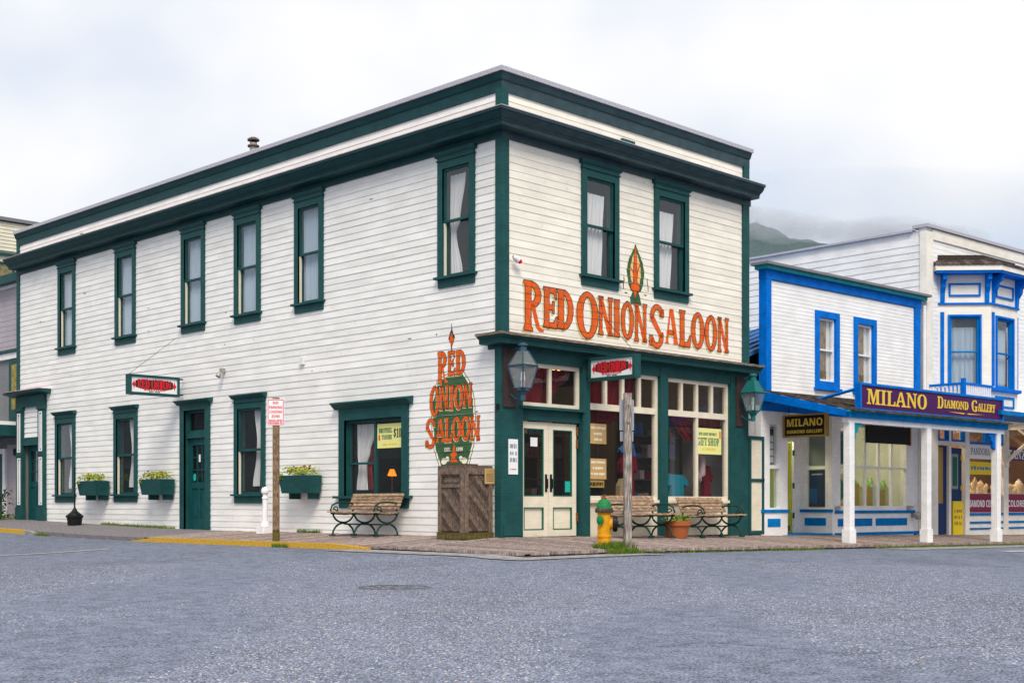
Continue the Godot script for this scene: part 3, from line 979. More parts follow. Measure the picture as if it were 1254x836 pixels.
func make_saloon() -> void:
	saloon = thing("saloon_building", "two storey white clapboard corner saloon with dark green trim and orange lettering", "building")
	rng.seed = 17
	var s := saloon
	# --- openings: outlines of the casings (for the boards) and of the holes (for the wall behind)
	var cas := []
	var hol := []
	for a in UPPER:
		cas.append([a[0], a[1], 4.53, 7.02])
		hol.append([a[0] + 0.13, a[1] - 0.13, 4.70, 6.74])
	for a in LOWER:
		cas.append(a)
		hol.append([a[0] + 0.13, a[1] - 0.13, a[2] + 0.17, a[3] - 0.28])
	cas.append([-4.62, -2.46, 0.58, 2.60])
	hol.append([-4.46, -2.62, 0.74, 2.40])
	cas.append([-10.66, -9.36, -0.4, 2.98])
	hol.append([-10.50, -9.52, -0.3, 2.76])
	cas.append([-19.3, -17.54, -0.4, 3.66])
	hol.append([-18.95, -17.9, 0.0, 2.4])
	var wall := M.new()
	backing(wall, -L, 0.0, -0.6, 8.0, hol, -0.16, 0.0)
	var sw := part(s, "side_wall", wall, "backing", SD)
	siding(sw, FR, -L + 0.12, -0.1, -0.2, 7.0, EXPO, cas, "side_board", 0.014, -16.9)
	siding(sw, FR, -L + 0.12, -0.1, 7.40, 7.80, EXPO, [], "side_board", 0.014)
	var fcas := [[2.06, 3.12, 4.66, 7.0], [4.21, 5.31, 4.66, 7.0]]
	var fhol := []
	for a in fcas: fhol.append([a[0] + 0.13, a[1] - 0.13, 4.84, 6.72])
	var fw := M.new()
	backing(fw, 0.0, W, 3.30, 8.0, fhol, -0.16, 0.0)
	var fwall := part(s, "front_wall", fw, "backing", FR)
	siding(fwall, FR, 0.13, W - 0.18, 3.53, 7.0, EXPO, fcas, "front_board", 0.0105)
	siding(fwall, FR, 0.13, W - 0.18, 7.40, 7.80, EXPO, [], "front_board", 0.0105)
	# --- rest of the shell
	var shell := M.new()
	shell.bx(W - 0.16, W, -0.6, 8.0, -L, -0.17)
	shell.bx(0.17, W - 0.17, -0.6, 8.0, -L, -L + 0.16)
	part(s, "rear_wall", shell, "white_board1")
	part(s, "roof", b(0.17, W - 0.17, 7.45, 7.6, -L + 0.17, -0.17), "shingle2")
	var inn := M.new()
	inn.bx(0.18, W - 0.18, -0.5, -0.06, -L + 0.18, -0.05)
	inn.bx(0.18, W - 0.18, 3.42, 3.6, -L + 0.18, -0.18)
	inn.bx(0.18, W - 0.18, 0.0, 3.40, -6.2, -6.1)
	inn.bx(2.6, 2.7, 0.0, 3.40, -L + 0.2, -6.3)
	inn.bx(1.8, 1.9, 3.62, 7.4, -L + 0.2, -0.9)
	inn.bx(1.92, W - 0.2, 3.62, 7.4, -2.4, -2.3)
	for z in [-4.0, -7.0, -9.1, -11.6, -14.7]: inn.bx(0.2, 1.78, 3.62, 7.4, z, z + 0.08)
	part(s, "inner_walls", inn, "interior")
	# --- corner boards
	var cb := M.new()
	cb.bx(-0.045, 0.14, 3.55, 6.985, -0.12, 0.045)
	cb.bx(-0.046, 0.0, -0.2, 3.36, -0.13, 0.03)
	part(s, "corner_board", cb, "green")
	part(s, "corner_board", b(W - 0.2, W + 0.03, 3.55, 6.985, -0.2, 0.046), "green")
	part(s, "corner_board", b(-0.046, 0.05, 3.66, 6.985, -L - 0.03, -L + 0.13), "green")
	var pc := M.new()
	pc.bx(-0.048, 0.12, 7.36, 7.86, -0.11, 0.048)
	part(s, "corner_board", pc, "green")
	part(s, "corner_board", b(W - 0.16, W + 0.03, 7.36, 7.86, -0.2, 0.047), "green")
	part(s, "corner_board", b(-0.047, 0.05, 7.36, 7.86, -L - 0.03, -L + 0.12), "green")
	# --- cornices swept round the corner
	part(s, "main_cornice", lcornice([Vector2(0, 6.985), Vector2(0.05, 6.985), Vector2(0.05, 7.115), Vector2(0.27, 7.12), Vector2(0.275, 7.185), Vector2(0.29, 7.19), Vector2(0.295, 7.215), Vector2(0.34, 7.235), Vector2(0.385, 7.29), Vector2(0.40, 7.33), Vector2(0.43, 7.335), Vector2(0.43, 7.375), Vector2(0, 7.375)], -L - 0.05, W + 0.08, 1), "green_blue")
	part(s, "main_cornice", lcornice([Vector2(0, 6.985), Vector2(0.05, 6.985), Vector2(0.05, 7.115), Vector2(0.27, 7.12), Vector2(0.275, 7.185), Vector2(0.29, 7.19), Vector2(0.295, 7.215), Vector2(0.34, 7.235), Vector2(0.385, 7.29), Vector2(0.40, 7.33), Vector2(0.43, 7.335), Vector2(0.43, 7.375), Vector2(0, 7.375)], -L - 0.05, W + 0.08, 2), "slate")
	part(s, "cornice_flashing", lcornice([Vector2(0, 7.378), Vector2(0.44, 7.378), Vector2(0.44, 7.392), Vector2(0, 7.47)], -L - 0.05, W + 0.08, 1), "flashing_pink")
	part(s, "cornice_flashing", lcornice([Vector2(0, 7.378), Vector2(0.44, 7.378), Vector2(0.44, 7.392), Vector2(0, 7.47)], -L - 0.05, W + 0.08, 2), "flashing_grey")
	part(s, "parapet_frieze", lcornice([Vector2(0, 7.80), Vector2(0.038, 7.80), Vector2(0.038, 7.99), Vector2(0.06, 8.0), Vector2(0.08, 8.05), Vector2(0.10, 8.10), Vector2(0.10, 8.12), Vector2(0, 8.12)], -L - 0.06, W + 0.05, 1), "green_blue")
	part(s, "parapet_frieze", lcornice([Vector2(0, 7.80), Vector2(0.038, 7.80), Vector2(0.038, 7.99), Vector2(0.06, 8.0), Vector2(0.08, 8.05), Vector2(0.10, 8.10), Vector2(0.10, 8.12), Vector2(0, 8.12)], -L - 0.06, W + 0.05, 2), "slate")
	part(s, "parapet_cap", lcornice([Vector2(-0.3, 8.123), Vector2(0.13, 8.123), Vector2(0.13, 8.20), Vector2(0.12, 8.21), Vector2(-0.3, 8.22)], -L - 0.09, W + 0.07), "flashing_grey")
	part(s, "roof_scupper", b(3.18, 3.56, 7.47, 7.60, 0.03, 0.075), "green")
	# --- ledge over the shop front
	part(s, "shop_ledge", lcornice([Vector2(0, 3.30), Vector2(0.035, 3.30), Vector2(0.035, 3.37), Vector2(0.245, 3.37), Vector2(0.25, 3.45), Vector2(0.275, 3.46), Vector2(0.30, 3.485), Vector2(0.315, 3.49), Vector2(0.315, 3.50), Vector2(0, 3.50)], -0.32, W + 0.17), "green")
	part(s, "ledge_top", lcornice([Vector2(0, 3.503), Vector2(0.34, 3.503), Vector2(0.34, 3.55), Vector2(0, 3.60)], -0.33, W + 0.18), "ledge_top")
	# --- windows of the upper floor and of the side street
	for i in UPPER.size():
		var a: Array = UPPER[i]
		var win := sash(s, SD, a[0], a[1], 4.53, 7.0, "up", "green", "glass")
		if i == 5:
			part(win, "curtain", cloth([[6.6, a[0] + 0.17, a[0] + 0.58], [5.75, a[0] + 0.17, a[0] + 0.42], [5.55, a[0] + 0.2, a[0] + 0.32], [4.75, a[0] + 0.18, a[0] + 0.5]], -0.13, 3.5, 0.016), "curtain")
			part(win, "curtain", cloth([[6.6, a[1] - 0.3, a[1] - 0.16], [5.8, a[1] - 0.2, a[1] - 0.15], [5.6, a[1] - 0.2, a[1] - 0.14], [4.75, a[1] - 0.3, a[1] - 0.15]], -0.13, 2.0, 0.016), "curtain")
		else:
			part(win, "curtain", cloth([[6.68, a[0] + 0.12, a[1] - 0.12], [5.7, a[0] + 0.12, a[1] - 0.12], [4.74, a[0] + 0.12, a[1] - 0.12]], -0.115, 6.0 + i, 0.016, i * 1.3), "lace")
	for i in LOWER.size():
		var a: Array = LOWER[i]
		var win := sash(s, SD, a[0], a[1], a[2], a[3], "down", "green", "glass")
		var t: float = a[3] - 0.32
		var e: float = a[2] + 0.25
		part(win, "curtain", cloth([[t, a[1] - 0.62, a[1] - 0.26], [lerpf(t, e, 0.4), a[1] - 0.5, a[1] - 0.28], [lerpf(t, e, 0.55), a[1] - 0.52, a[1] - 0.36], [e + 0.12, a[1] - 0.66, a[1] - 0.40]], -0.13, 3.0, 0.018, i), "curtain")
		if i == 2: part(win, "drape", cloth([[t, a[1] - 0.42, a[1] - 0.16], [lerpf(t, e, 0.5), a[1] - 0.30, a[1] - 0.16], [e, a[1] - 0.5, a[1] - 0.16]], -0.18, 3.0, 0.02, 1.0), "red_drape")
	for a in fcas:
		var win := sash(s, FR, a[0], a[1], a[2], a[3], "up", "green", "glass")
		part(win, "curtain", cloth([[6.45, a[0] + 0.15, a[0] + 0.80], [5.6, a[0] + 0.13, a[0] + 0.74], [4.86, a[0] + 0.13, a[0] + 0.70]], -0.125, 6.0, 0.02, a[0]), "curtain")
		part(win, "bead", M.new().lathe(Vector3(a[0] + 0.29, 5.33, -0.17), [Vector2(0, -0.03), Vector2(0.024, -0.015), Vector2(0.024, 0.012), Vector2(0, 0.03)], 10), "sign_red")
	big_window()
	side_doors()
	shop_front()
	# --- painted lettering
	painted_letters(s, FR, [["R", 0.53, 1.05, 3.68, 4.56], ["E", 1.04, 1.42, 3.78, 4.50], ["D", 1.40, 1.86, 3.79, 4.50], ["O", 1.95, 2.54, 3.68, 4.54], ["N", 2.55, 2.97, 3.79, 4.50], ["I", 2.98, 3.20, 3.79, 4.49], ["O", 3.22, 3.59, 3.77, 4.49], ["N", 3.62, 4.00, 3.76, 4.49], ["S", 4.09, 4.53, 3.68, 4.53], ["A", 4.55, 5.01, 3.79, 4.50], ["L", 5.03, 5.42, 3.78, 4.50], ["O", 5.44, 5.87, 3.78, 4.51], ["O", 5.90, 6.31, 3.77, 4.50], ["N", 6.34, 6.73, 3.78, 4.49]], 3.53, EXPO, 0.017, Vector2(-0.03, -0.035))
	var V := 3.53
	painted(s, FR, "emblem_field", [pv([3.40, 4.50, 3.98, 4.50, 3.92, 4.62, 3.86, 4.72, 3.95, 4.98, 3.94, 5.18, 3.86, 5.40, 3.70, 5.62, 3.60, 5.62, 3.44, 5.42, 3.36, 5.18, 3.35, 4.98, 3.43, 4.74, 3.46, 4.62])], V, 0.0006, "paint_cream")
	painted(s, FR, "emblem_ring", [pv([3.65, 5.63, 3.76, 5.47, 3.87, 5.30, 3.92, 5.10, 3.88, 4.85, 3.80, 4.72, 3.65, 4.68, 3.50, 4.72, 3.42, 4.86, 3.38, 5.10, 3.44, 5.32, 3.55, 5.48])], V, 0.0012, "paint_green")
	painted(s, FR, "emblem_centre", [pv([3.65, 5.52, 3.74, 5.38, 3.80, 5.20, 3.81, 5.02, 3.76, 4.86, 3.65, 4.80, 3.54, 4.86, 3.49, 5.02, 3.50, 5.20, 3.56, 5.38])], V, 0.0018, "paint_tan")
	painted(s, FR, "emblem_leaf", [pv([3.50, 4.45, 3.83, 4.46, 3.80, 4.58, 3.74, 4.72, 3.56, 4.70, 3.48, 4.58])], V, 0.0018, "paint_green")
	painted(s, FR, "emblem_bulb_outline", [oval(3.64, 4.80, 0.155, 0.105), pv([3.57, 4.86, 3.58, 5.2, 3.63, 5.63, 3.67, 5.63, 3.70, 5.2, 3.71, 4.86]), pv([3.56, 4.74, 3.72, 4.74, 3.64, 4.54])], V, 0.0024, "paint_black")
	painted(s, FR, "emblem_bulb", [oval(3.64, 4.80, 0.135, 0.085), pv([3.585, 4.86, 3.60, 5.2, 3.635, 5.58, 3.665, 5.58, 3.685, 5.2, 3.695, 4.86]), pv([3.58, 4.74, 3.70, 4.74, 3.64, 4.57]), pv([3.60, 4.9, 3.63, 4.9, 3.57, 5.12, 3.51, 5.17, 3.51, 5.12, 3.55, 5.09]), pv([3.67, 4.9, 3.70, 4.9, 3.74, 5.14, 3.80, 5.24, 3.78, 5.28, 3.71, 5.17])], V, 0.0030, "orange")
	painted(s, FR, "emblem_swirl", [oval(3.36, 4.92, 0.06, 0.09, 10), oval(3.33, 4.79, 0.055, 0.075, 10), oval(3.41, 4.68, 0.06, 0.06, 10), oval(3.95, 4.96, 0.06, 0.09, 10), oval(3.98, 4.83, 0.055, 0.075, 10), oval(3.90, 4.70, 0.06, 0.06, 10)], V, 0.0024, "paint_cream")
	painted(s, FR, "emblem_swirl_line", [oval(3.30, 4.90, 0.012, 0.09, 8), oval(3.28, 4.79, 0.012, 0.075, 8), oval(3.36, 4.66, 0.05, 0.012, 8), oval(4.01, 4.94, 0.012, 0.09, 8), oval(4.035, 4.82, 0.012, 0.075, 8), oval(3.95, 4.68, 0.05, 0.012, 8)], V, 0.0030, "paint_black")
	# --- painted onion sign on the side wall
	V = -0.2
	var barrel := pv([-1.34, 2.93, -1.02, 2.95, -0.83, 2.73, -0.73, 2.45, -0.70, 2.03, -0.75, 1.64, -0.87, 1.30, -1.57, 1.27, -1.73, 1.60, -1.80, 2.08, -1.80, 2.46, -1.65, 2.81])
	painted(s, SD, "barrel_line", [Geometry2D.offset_polygon(barrel, 0.055)[0]], V, 0.0004, "paint_black")
	painted(s, SD, "barrel_border", [Geometry2D.offset_polygon(barrel, 0.04)[0]], V, 0.0008, "paint_cream")
	painted(s, SD, "barrel", [barrel], V, 0.0013, "paint_green")
	painted(s, SD, "stalk_line", [pv([-1.305, 3.36, -1.275, 3.36, -1.275, 3.45, -1.20, 3.60, -1.275, 3.75, -1.285, 3.86, -1.297, 3.86, -1.305, 3.75, -1.38, 3.60, -1.305, 3.45])], V, 0.0012, "paint_black")
	painted(s, SD, "stalk", [pv([-1.31, 3.44, -1.26, 3.50, -1.22, 3.60, -1.26, 3.60, -1.28, 3.70, -1.33, 3.64, -1.35, 3.56])], V, 0.0026, "orange")
	painted(s, SD, "painted_onion", [pv([-1.22, 1.72, -1.19, 1.55, -1.14, 1.47, -1.20, 1.43, -1.13, 1.34, -1.34, 1.34, -1.28, 1.43, -1.33, 1.47, -1.26, 1.55])], V, 0.0026, "orange")
	painted(s, SD, "flourish", [oval(-1.50, 1.36, 0.08, 0.06, 10), oval(-1.40, 1.40, 0.05, 0.05, 10), oval(-1.04, 1.40, 0.05, 0.05, 10), oval(-0.95, 1.36, 0.08, 0.06, 10)], V, 0.0020, "paint_cream")
	painted_letters(s, SD, [["R", -1.67, -1.39, 2.79, 3.37], ["E", -1.39, -1.19, 2.92, 3.36], ["D", -1.18, -0.91, 2.92, 3.36], ["O", -1.88, -1.62, 2.20, 2.75], ["N", -1.61, -1.36, 2.31, 2.75], ["I", -1.35, -1.22, 2.30, 2.74], ["O", -1.21, -0.98, 2.30, 2.74], ["N", -0.98, -0.74, 2.33, 2.75], ["S", -2.00, -1.73, 1.61, 2.16], ["A", -1.73, -1.46, 1.71, 2.14], ["L", -1.46, -1.27, 1.72, 2.15], ["O", -1.27, -1.03, 1.73, 2.16], ["O", -1.03, -0.79, 1.73, 2.16], ["N", -0.79, -0.54, 1.72, 2.15]], -0.2, EXPO, 0.011, Vector2(-0.016, -0.02))
	text(s, "EST.", -1.38, 1.57, 0.17, 0.07, 0.032, "paint_cream", "Droid Serif", true, SD)
	text(s, "1898", -1.06, 1.57, 0.18, 0.07, 0.032, "paint_cream", "Droid Serif", true, SD)
	# --- flaked paint: small ragged patches of bare grey wood
	rng.seed = 19
	var fl := []
	for i in 30:
		var u := rng.randf_range(-18.6, -0.5)
		var v := rng.randf_range(3.2, 6.8) if i % 3 else rng.randf_range(0.2, 6.8)
		if i > 22: v = rng.randf_range(7.45, 7.6)
		var inside := false
		for c in cas:
			if u > c[0] - 0.3 and u < c[1] + 0.3 and v > c[2] - 0.1 and v < c[3] + 0.1: inside = true
		if inside: continue
		var p := PackedVector2Array()
		var rx := rng.randf_range(0.025, 0.11) * (1.8 if i > 22 else 0.8)
		var ry := rng.randf_range(0.008, 0.02)
		for k in 9: p.append(Vector2(u + rx * cos(TAU * k / 9) * rng.randf_range(0.5, 1.1), v + ry * sin(TAU * k / 9) * rng.randf_range(0.5, 1.2)))
		fl.append(p)
	var fm := M.new()
	paint_on(fm, fl, -0.2, EXPO, 0.0172, 0.0006)
	part(s, "bare_patches", fm, "ledge_top", SD).set_meta("kind", "stuff")
	# --- small fittings screwed to the walls
	part(s, "junction_box", b(-5.92, -5.78, 3.46, 3.60, 0.02, 0.07), "side_board2", SD)
	var pl := M.new()
	pl.lathe(Vector3.ZERO, [Vector2(0.018, 0.0), Vector2(0.045, 0.04), Vector2(0.06, 0.13), Vector2(0.052, 0.13), Vector2(0.0, 0.05)], 12)
	part(s, "spot_lamp", pl, "pipe_grey", SD * Transform3D(Basis(Vector3(1, 0, 0), deg_to_rad(150)), Vector3(-8.8, 3.52, 0.12)))
	part(s, "lamp_base", b(-8.84, -8.76, 3.50, 3.60, 0.02, 0.12), "pipe_grey", SD)
	part(s, "spot_lamp", pl, "white_paint", Transform3D(Basis(Vector3(0, 0, 1), deg_to_rad(-115)), Vector3(0.16, 4.92, 0.12)))
	part(s, "lamp_bulb", M.new().lathe(Vector3(0.33, 4.85, 0.12), [Vector2(0, -0.045), Vector2(0.035, -0.03), Vector2(0.045, 0), Vector2(0.03, 0.03), Vector2(0, 0.045)], 12), "sign_red")
	part(s, "switch_box", b(-0.075, -0.015, 2.24, 2.33, 0.03, 0.075), "iron_black", SD)
	part(s, "outlet_cover", b(-14.35, -14.24, 0.52, 0.66, 0.02, 0.045), "white_paint", SD)

func big_window() -> void:
	var c := M.new()
	c.bx(-4.60, -4.42, 0.74, 2.40, 0.0, 0.056)
	c.bx(-2.66, -2.48, 0.74, 2.40, 0.0, 0.056)
	c.bx(-4.42, -2.66, 2.24, 2.40, 0.0, 0.054)
	c.bx(-4.44, -4.42, 0.74, 2.24, -0.14, 0.05)
	c.bx(-2.66, -2.64, 0.74, 2.24, -0.14, 0.05)
	var win := part(saloon, "window", c, "green", SD)
	var hc := M.new()
	hc.bx(-4.60, -2.48, 2.40, 2.46, 0.0, 0.056)
	hc.x = Transform3D(Basis(Vector3(0, 0, 1), Vector3(0, 1, 0), Vector3(-1, 0, 0)), Vector3(-2.36, 0, 0))
	hc.prism(PackedVector2Array([Vector2(0, 2.46), Vector2(0.07, 2.46), Vector2(0.10, 2.49), Vector2(0.17, 2.555), Vector2(0.19, 2.56), Vector2(0.19, 2.59), Vector2(0, 2.62)]), 0.0, 2.36)
	hc.x = Transform3D.IDENTITY
	part(win, "head_crown", hc, "green")
	part(win, "sill", b(-4.70, -2.38, 0.69, 0.74, -0.1, 0.13), "green")
	part(win, "apron", b(-4.6, -2.48, 0.50, 0.69, 0.0, 0.05), "green")
	var f := ring(M.new(), -4.42, -2.66, 0.74, 2.24, 0.06, -0.11, -0.05)
	part(win, "sash_frame", f, "green")
	part(win, "mullion", b(-3.60, -3.54, 0.80, 2.18, -0.108, -0.048), "green")
	part(win, "meeting_rail", b(-4.36, -3.60, 1.36, 1.40, -0.105, -0.055), "green")
	part(win, "pane", b(-4.36, -3.60, 0.80, 2.18, -0.085, -0.078), "glass")
	part(win, "pane", b(-3.54, -2.72, 0.80, 2.18, -0.085, -0.078), "glass")
	part(win, "curtain", cloth([[2.16, -4.30, -3.62], [1.6, -4.28, -3.90], [1.33, -4.24, -4.02], [0.86, -4.32, -3.98]], -0.2, 5.0, 0.025), "curtain")
	part(win, "curtain", cloth([[1.85, -2.84, -2.72], [1.4, -2.80, -2.70], [0.86, -2.84, -2.72]], -0.2, 2.0, 0.02), "curtain")
	part(win, "drape", cloth([[2.16, -3.80, -3.58], [1.6, -3.96, -3.80], [1.3, -4.05, -3.94], [0.86, -4.0, -3.9]], -0.26, 3.0, 0.02), "red_drape")
	var po := thing("window_poster", "yellow brothel tours ten dollar poster in the wide side window", "poster", SD * at(Vector3(-3.13, 1.86, -0.07)))
	part(po, "sheet", b(-0.39, 0.37, -0.20, 0.27, 0.0, 0.004), "poster_yellow")
	text(po, "BROTHEL", -0.14, 0.14, 0.40, 0.09, 0.006, "ink_green", "Droid Serif", true)
	text(po, "TOURS", -0.10, 0.01, 0.30, 0.085, 0.006, "ink_green", "Droid Serif", true)
	text(po, "$10", 0.22, 0.08, 0.22, 0.20, 0.006, "ink", "Droid Serif", true)
	scrawl(po, 0.0, -0.13, 0.44, 0.05, 0.004, "gold", 52)
	part(po, "red_mark", b(-0.35, -0.31, -0.05, 0.06, 0.004, 0.007), "sign_red")
	# things seen inside
	var pic := thing("framed_picture", "framed blue and pink picture standing behind the wide side window", "picture", SD * at(Vector3(-3.12, 1.32, -0.75)))
	part(pic, "frame", ring(M.new(), -0.36, 0.30, -0.42, 0.52, 0.04, 0.0, 0.04), "iron_black")
	part(pic, "canvas", b(-0.32, 0.26, -0.38, 0.48, 0.0, 0.02), "poster_blue")
	part(pic, "dress_shape", M.new().prism(pv([-0.20, -0.34, 0.16, -0.34, 0.10, -0.05, 0.05, 0.10, 0.09, 0.30, -0.10, 0.30, -0.08, 0.10, -0.14, -0.05]), 0.02, 0.026), "cloth_pink")
	part(pic, "sash_shape", M.new().prism(pv([-0.17, -0.2, 0.12, -0.14, 0.08, 0.0, -0.11, -0.05]), 0.027, 0.032), "maroon")
	part(pic, "stand", b(-0.30, 0.24, -0.95, -0.43, -0.1, 0.05), "interior_board")
	var lamp := thing("table_lamp", "small lit table lamp with orange shade behind the wide side window", "lamp", SD * Transform3D(Basis.from_scale(Vector3(0.62, 0.85, 0.62)), Vector3(-3.74, 0.72, -0.62)))
	part(lamp, "shade", M.new().lathe(Vector3(0, 0.50, 0), [Vector2(0.15, 0), Vector2(0.07, 0.15)], 20), "glow_shade")
	part(lamp, "stem", M.new().lathe(Vector3.ZERO, [Vector2(0.08, 0), Vector2(0.08, 0.02), Vector2(0.02, 0.05), Vector2(0.03, 0.2), Vector2(0.012, 0.3), Vector2(0.012, 0.55)], 12), "bronze")
	part(lamp, "table", b(-0.3, 0.3, -0.72, -0.003, -0.3, 0.25), "interior_board")
	var ol := OmniLight3D.new()
	ol.name = "lamp_light"
	ol.light_color = Color(1.0, 0.7, 0.35)
	ol.light_energy = 0.12
	ol.light_size = 0.06
	ol.omni_range = 8.0
	ol.omni_attenuation = 2.0
	ol.shadow_enabled = true
	ol.position = Vector3(0, 0.60, 0)
	lamp.add_child(ol)

func panel_door(parent: Node, xf: Transform3D, u0: float, u1: float, v0: float, v1: float, mk: String) -> MeshInstance3D:
	# leaf with a grid of nine lights above two tall panels
	var lite0 := lerpf(v0, v1, 0.52)
	var d := M.new()
	d.bx(u0, u0 + 0.14, v0, v1, -0.13, -0.085)
	d.bx(u1 - 0.14, u1, v0, v1, -0.13, -0.085)
	d.bx(u0 + 0.14, u1 - 0.14, v1 - 0.16, v1, -0.13, -0.085)
	d.bx(u0 + 0.14, u1 - 0.14, v0, v0 + 0.26, -0.13, -0.085)
	d.bx(u0 + 0.14, u1 - 0.14, lite0 - 0.14, lite0, -0.13, -0.085)
	var mid := (u0 + u1) / 2
	d.bx(mid - 0.045, mid + 0.045, v0 + 0.26, lite0 - 0.14, -0.13, -0.086)
	var leaf := part(parent, "door", d, mk, xf)
	for s in [[u0 + 0.14, mid - 0.045], [mid + 0.045, u1 - 0.14]]:
		part(leaf, "door_panel", b(s[0], s[1], v0 + 0.26, lite0 - 0.14, -0.125, -0.108), mk)
		part(leaf, "door_panel", b(s[0] + 0.04, s[1] - 0.04, v0 + 0.31, lite0 - 0.19, -0.124, -0.098), mk)
	for i in 3:
		for j in 3:
			var a := lerpf(u0 + 0.14, u1 - 0.14, i / 3.0)
			var c := lerpf(u0 + 0.14, u1 - 0.14, (i + 1) / 3.0)
			var e := lerpf(lite0, v1 - 0.16, j / 3.0)
			var g := lerpf(lite0, v1 - 0.16, (j + 1) / 3.0)
			part(leaf, "pane", b(a, c, e, g, -0.112, -0.106), "glass_dark")
	var bars := M.new()
	for i in [1, 2]:
		var a := lerpf(u0 + 0.14, u1 - 0.14, i / 3.0)
		bars.bx(a - 0.013, a + 0.013, lite0, v1 - 0.16, -0.125, -0.092)
		var e := lerpf(lite0, v1 - 0.16, i / 3.0)
		bars.bx(u0 + 0.14, u1 - 0.14, e - 0.013, e + 0.013, -0.124, -0.094)
	part(leaf, "glazing_bars", bars, mk)
	part(leaf, "handle", M.new().bx(u1 - 0.10, u1 - 0.05, v0 + 0.86, v0 + 1.12, -0.085, -0.078).tube([Vector3(u1 - 0.075, v0 + 0.90, -0.08), Vector3(u1 - 0.075, v0 + 0.92, -0.04), Vector3(u1 - 0.075, v0 + 1.04, -0.04), Vector3(u1 - 0.075, v0 + 1.06, -0.08)], 0.011), "bronze")
	return leaf

func crown(m: M, u0: float, u1: float, v: float, p: float) -> void:
	m.x = Transform3D(Basis(Vector3(0, 0, 1), Vector3(0, 1, 0), Vector3(-1, 0, 0)), Vector3(u1, 0, 0))
	m.prism(PackedVector2Array([Vector2(0, v), Vector2(0.065, v), Vector2(0.085, v + 0.02), Vector2(p - 0.02, v + 0.07), Vector2(p, v + 0.075), Vector2(p, v + 0.10), Vector2(0, v + 0.12)]), 0.0, u1 - u0)
	m.x = Transform3D.IDENTITY

func side_doors() -> void:
	var s := saloon
	# door with transom between the flower boxes
	var c := M.new()
	c.bx(-10.64, -10.46, -0.1, 2.74, 0.0, 0.058)
	c.bx(-9.56, -9.38, -0.1, 2.74, 0.0, 0.058)
	c.bx(-10.64, -9.38, 2.74, 2.87, 0.0, 0.060)
	c.bx(-10.48, -10.46, -0.1, 2.74, -0.14, 0.05)
	c.bx(-9.56, -9.54, -0.1, 2.74, -0.14, 0.05)
	c.bx(-10.46, -9.56, 2.10, 2.22, -0.14, -0.02)
	var fr := part(s, "door_frame", c, "green", SD)
	var h := M.new()
	crown(h, -10.74, -9.28, 2.87, 0.17)
	part(fr, "head_crown", h, "green")
	part(fr, "transom_sash", ring(M.new(), -10.46, -9.56, 2.22, 2.74, 0.06, -0.11, -0.06), "green")
	part(fr, "transom_pane", b(-10.40, -9.62, 2.28, 2.68, -0.09, -0.084), "glass_dark")
	part(fr, "threshold", b(-10.46, -9.56, -0.09, -0.02, -0.14, 0.12), "bin1")
	var d := panel_door(s, SD, -10.46, -9.56, -0.02, 2.10, "green_door")
	part(d, "note", b(-10.02, -9.95, 1.55, 1.72, -0.082, -0.08), "sign_white")
	part(d, "sticker", M.new().prism(oval(-10.20, 1.20, 0.06, 0.09, 12), -0.083, -0.08), "teal_sticker")
	# doorway at the far end with pilasters and its own entablature
	var p := M.new()
	for u in [[-19.28, -18.90], [-17.94, -17.56]]:
		p.bx(u[0], u[1], 0.05, 3.24, 0.0, 0.09)
		p.bx(u[0] - 0.02, u[1] + 0.02, 0.0, 0.50, 0.0, 0.11)
		p.bx(u[0] - 0.02, u[1] + 0.02, 3.16, 3.26, 0.0, 0.12)
		p.bx(u[0], u[1], 1.90, 1.98, 0.09, 0.105)
	var porch := part(s, "doorway", p, "green", SD)
	part(porch, "entablature", b(-19.29, -17.55, 3.26, 3.56, 0.0, 0.10), "green")
	var e := M.new()
	crown(e, -19.6, -17.3, 3.56, 0.34)
	part(porch, "head_crown", e, "green")
	part(porch, "crown_flashing", b(-19.62, -17.28, 3.682, 3.70, 0.0, 0.36), "flashing_pink")
	part(porch, "lintel", b(-18.90, -17.94, 2.20, 2.42, 0.0, 0.07), "green")
	var bd := M.new()
	for k in 6: board(bd, -18.9, -17.94, 2.42 + k * 0.14, 0.14, 0.026)
	part(porch, "transom_boards", bd, "side_board0")
	for u in [[-19.28, -18.90], [-17.94, -17.56]]:
		for v in [[0.56, 1.86], [2.02, 3.10]]:
			var q := ring(M.new(), u[0] + 0.10, u[1] - 0.10, v[0], v[1], 0.035, 0.09, 0.106)
			q.bx(u[0] + 0.17, u[1] - 0.17, v[0] + 0.07, v[1] - 0.07, 0.09, 0.094)
			part(porch, "pilaster_panel", q, "white_paint")
	panel_door(s, SD, -18.88, -17.96, 0.12, 2.20, "green_door")

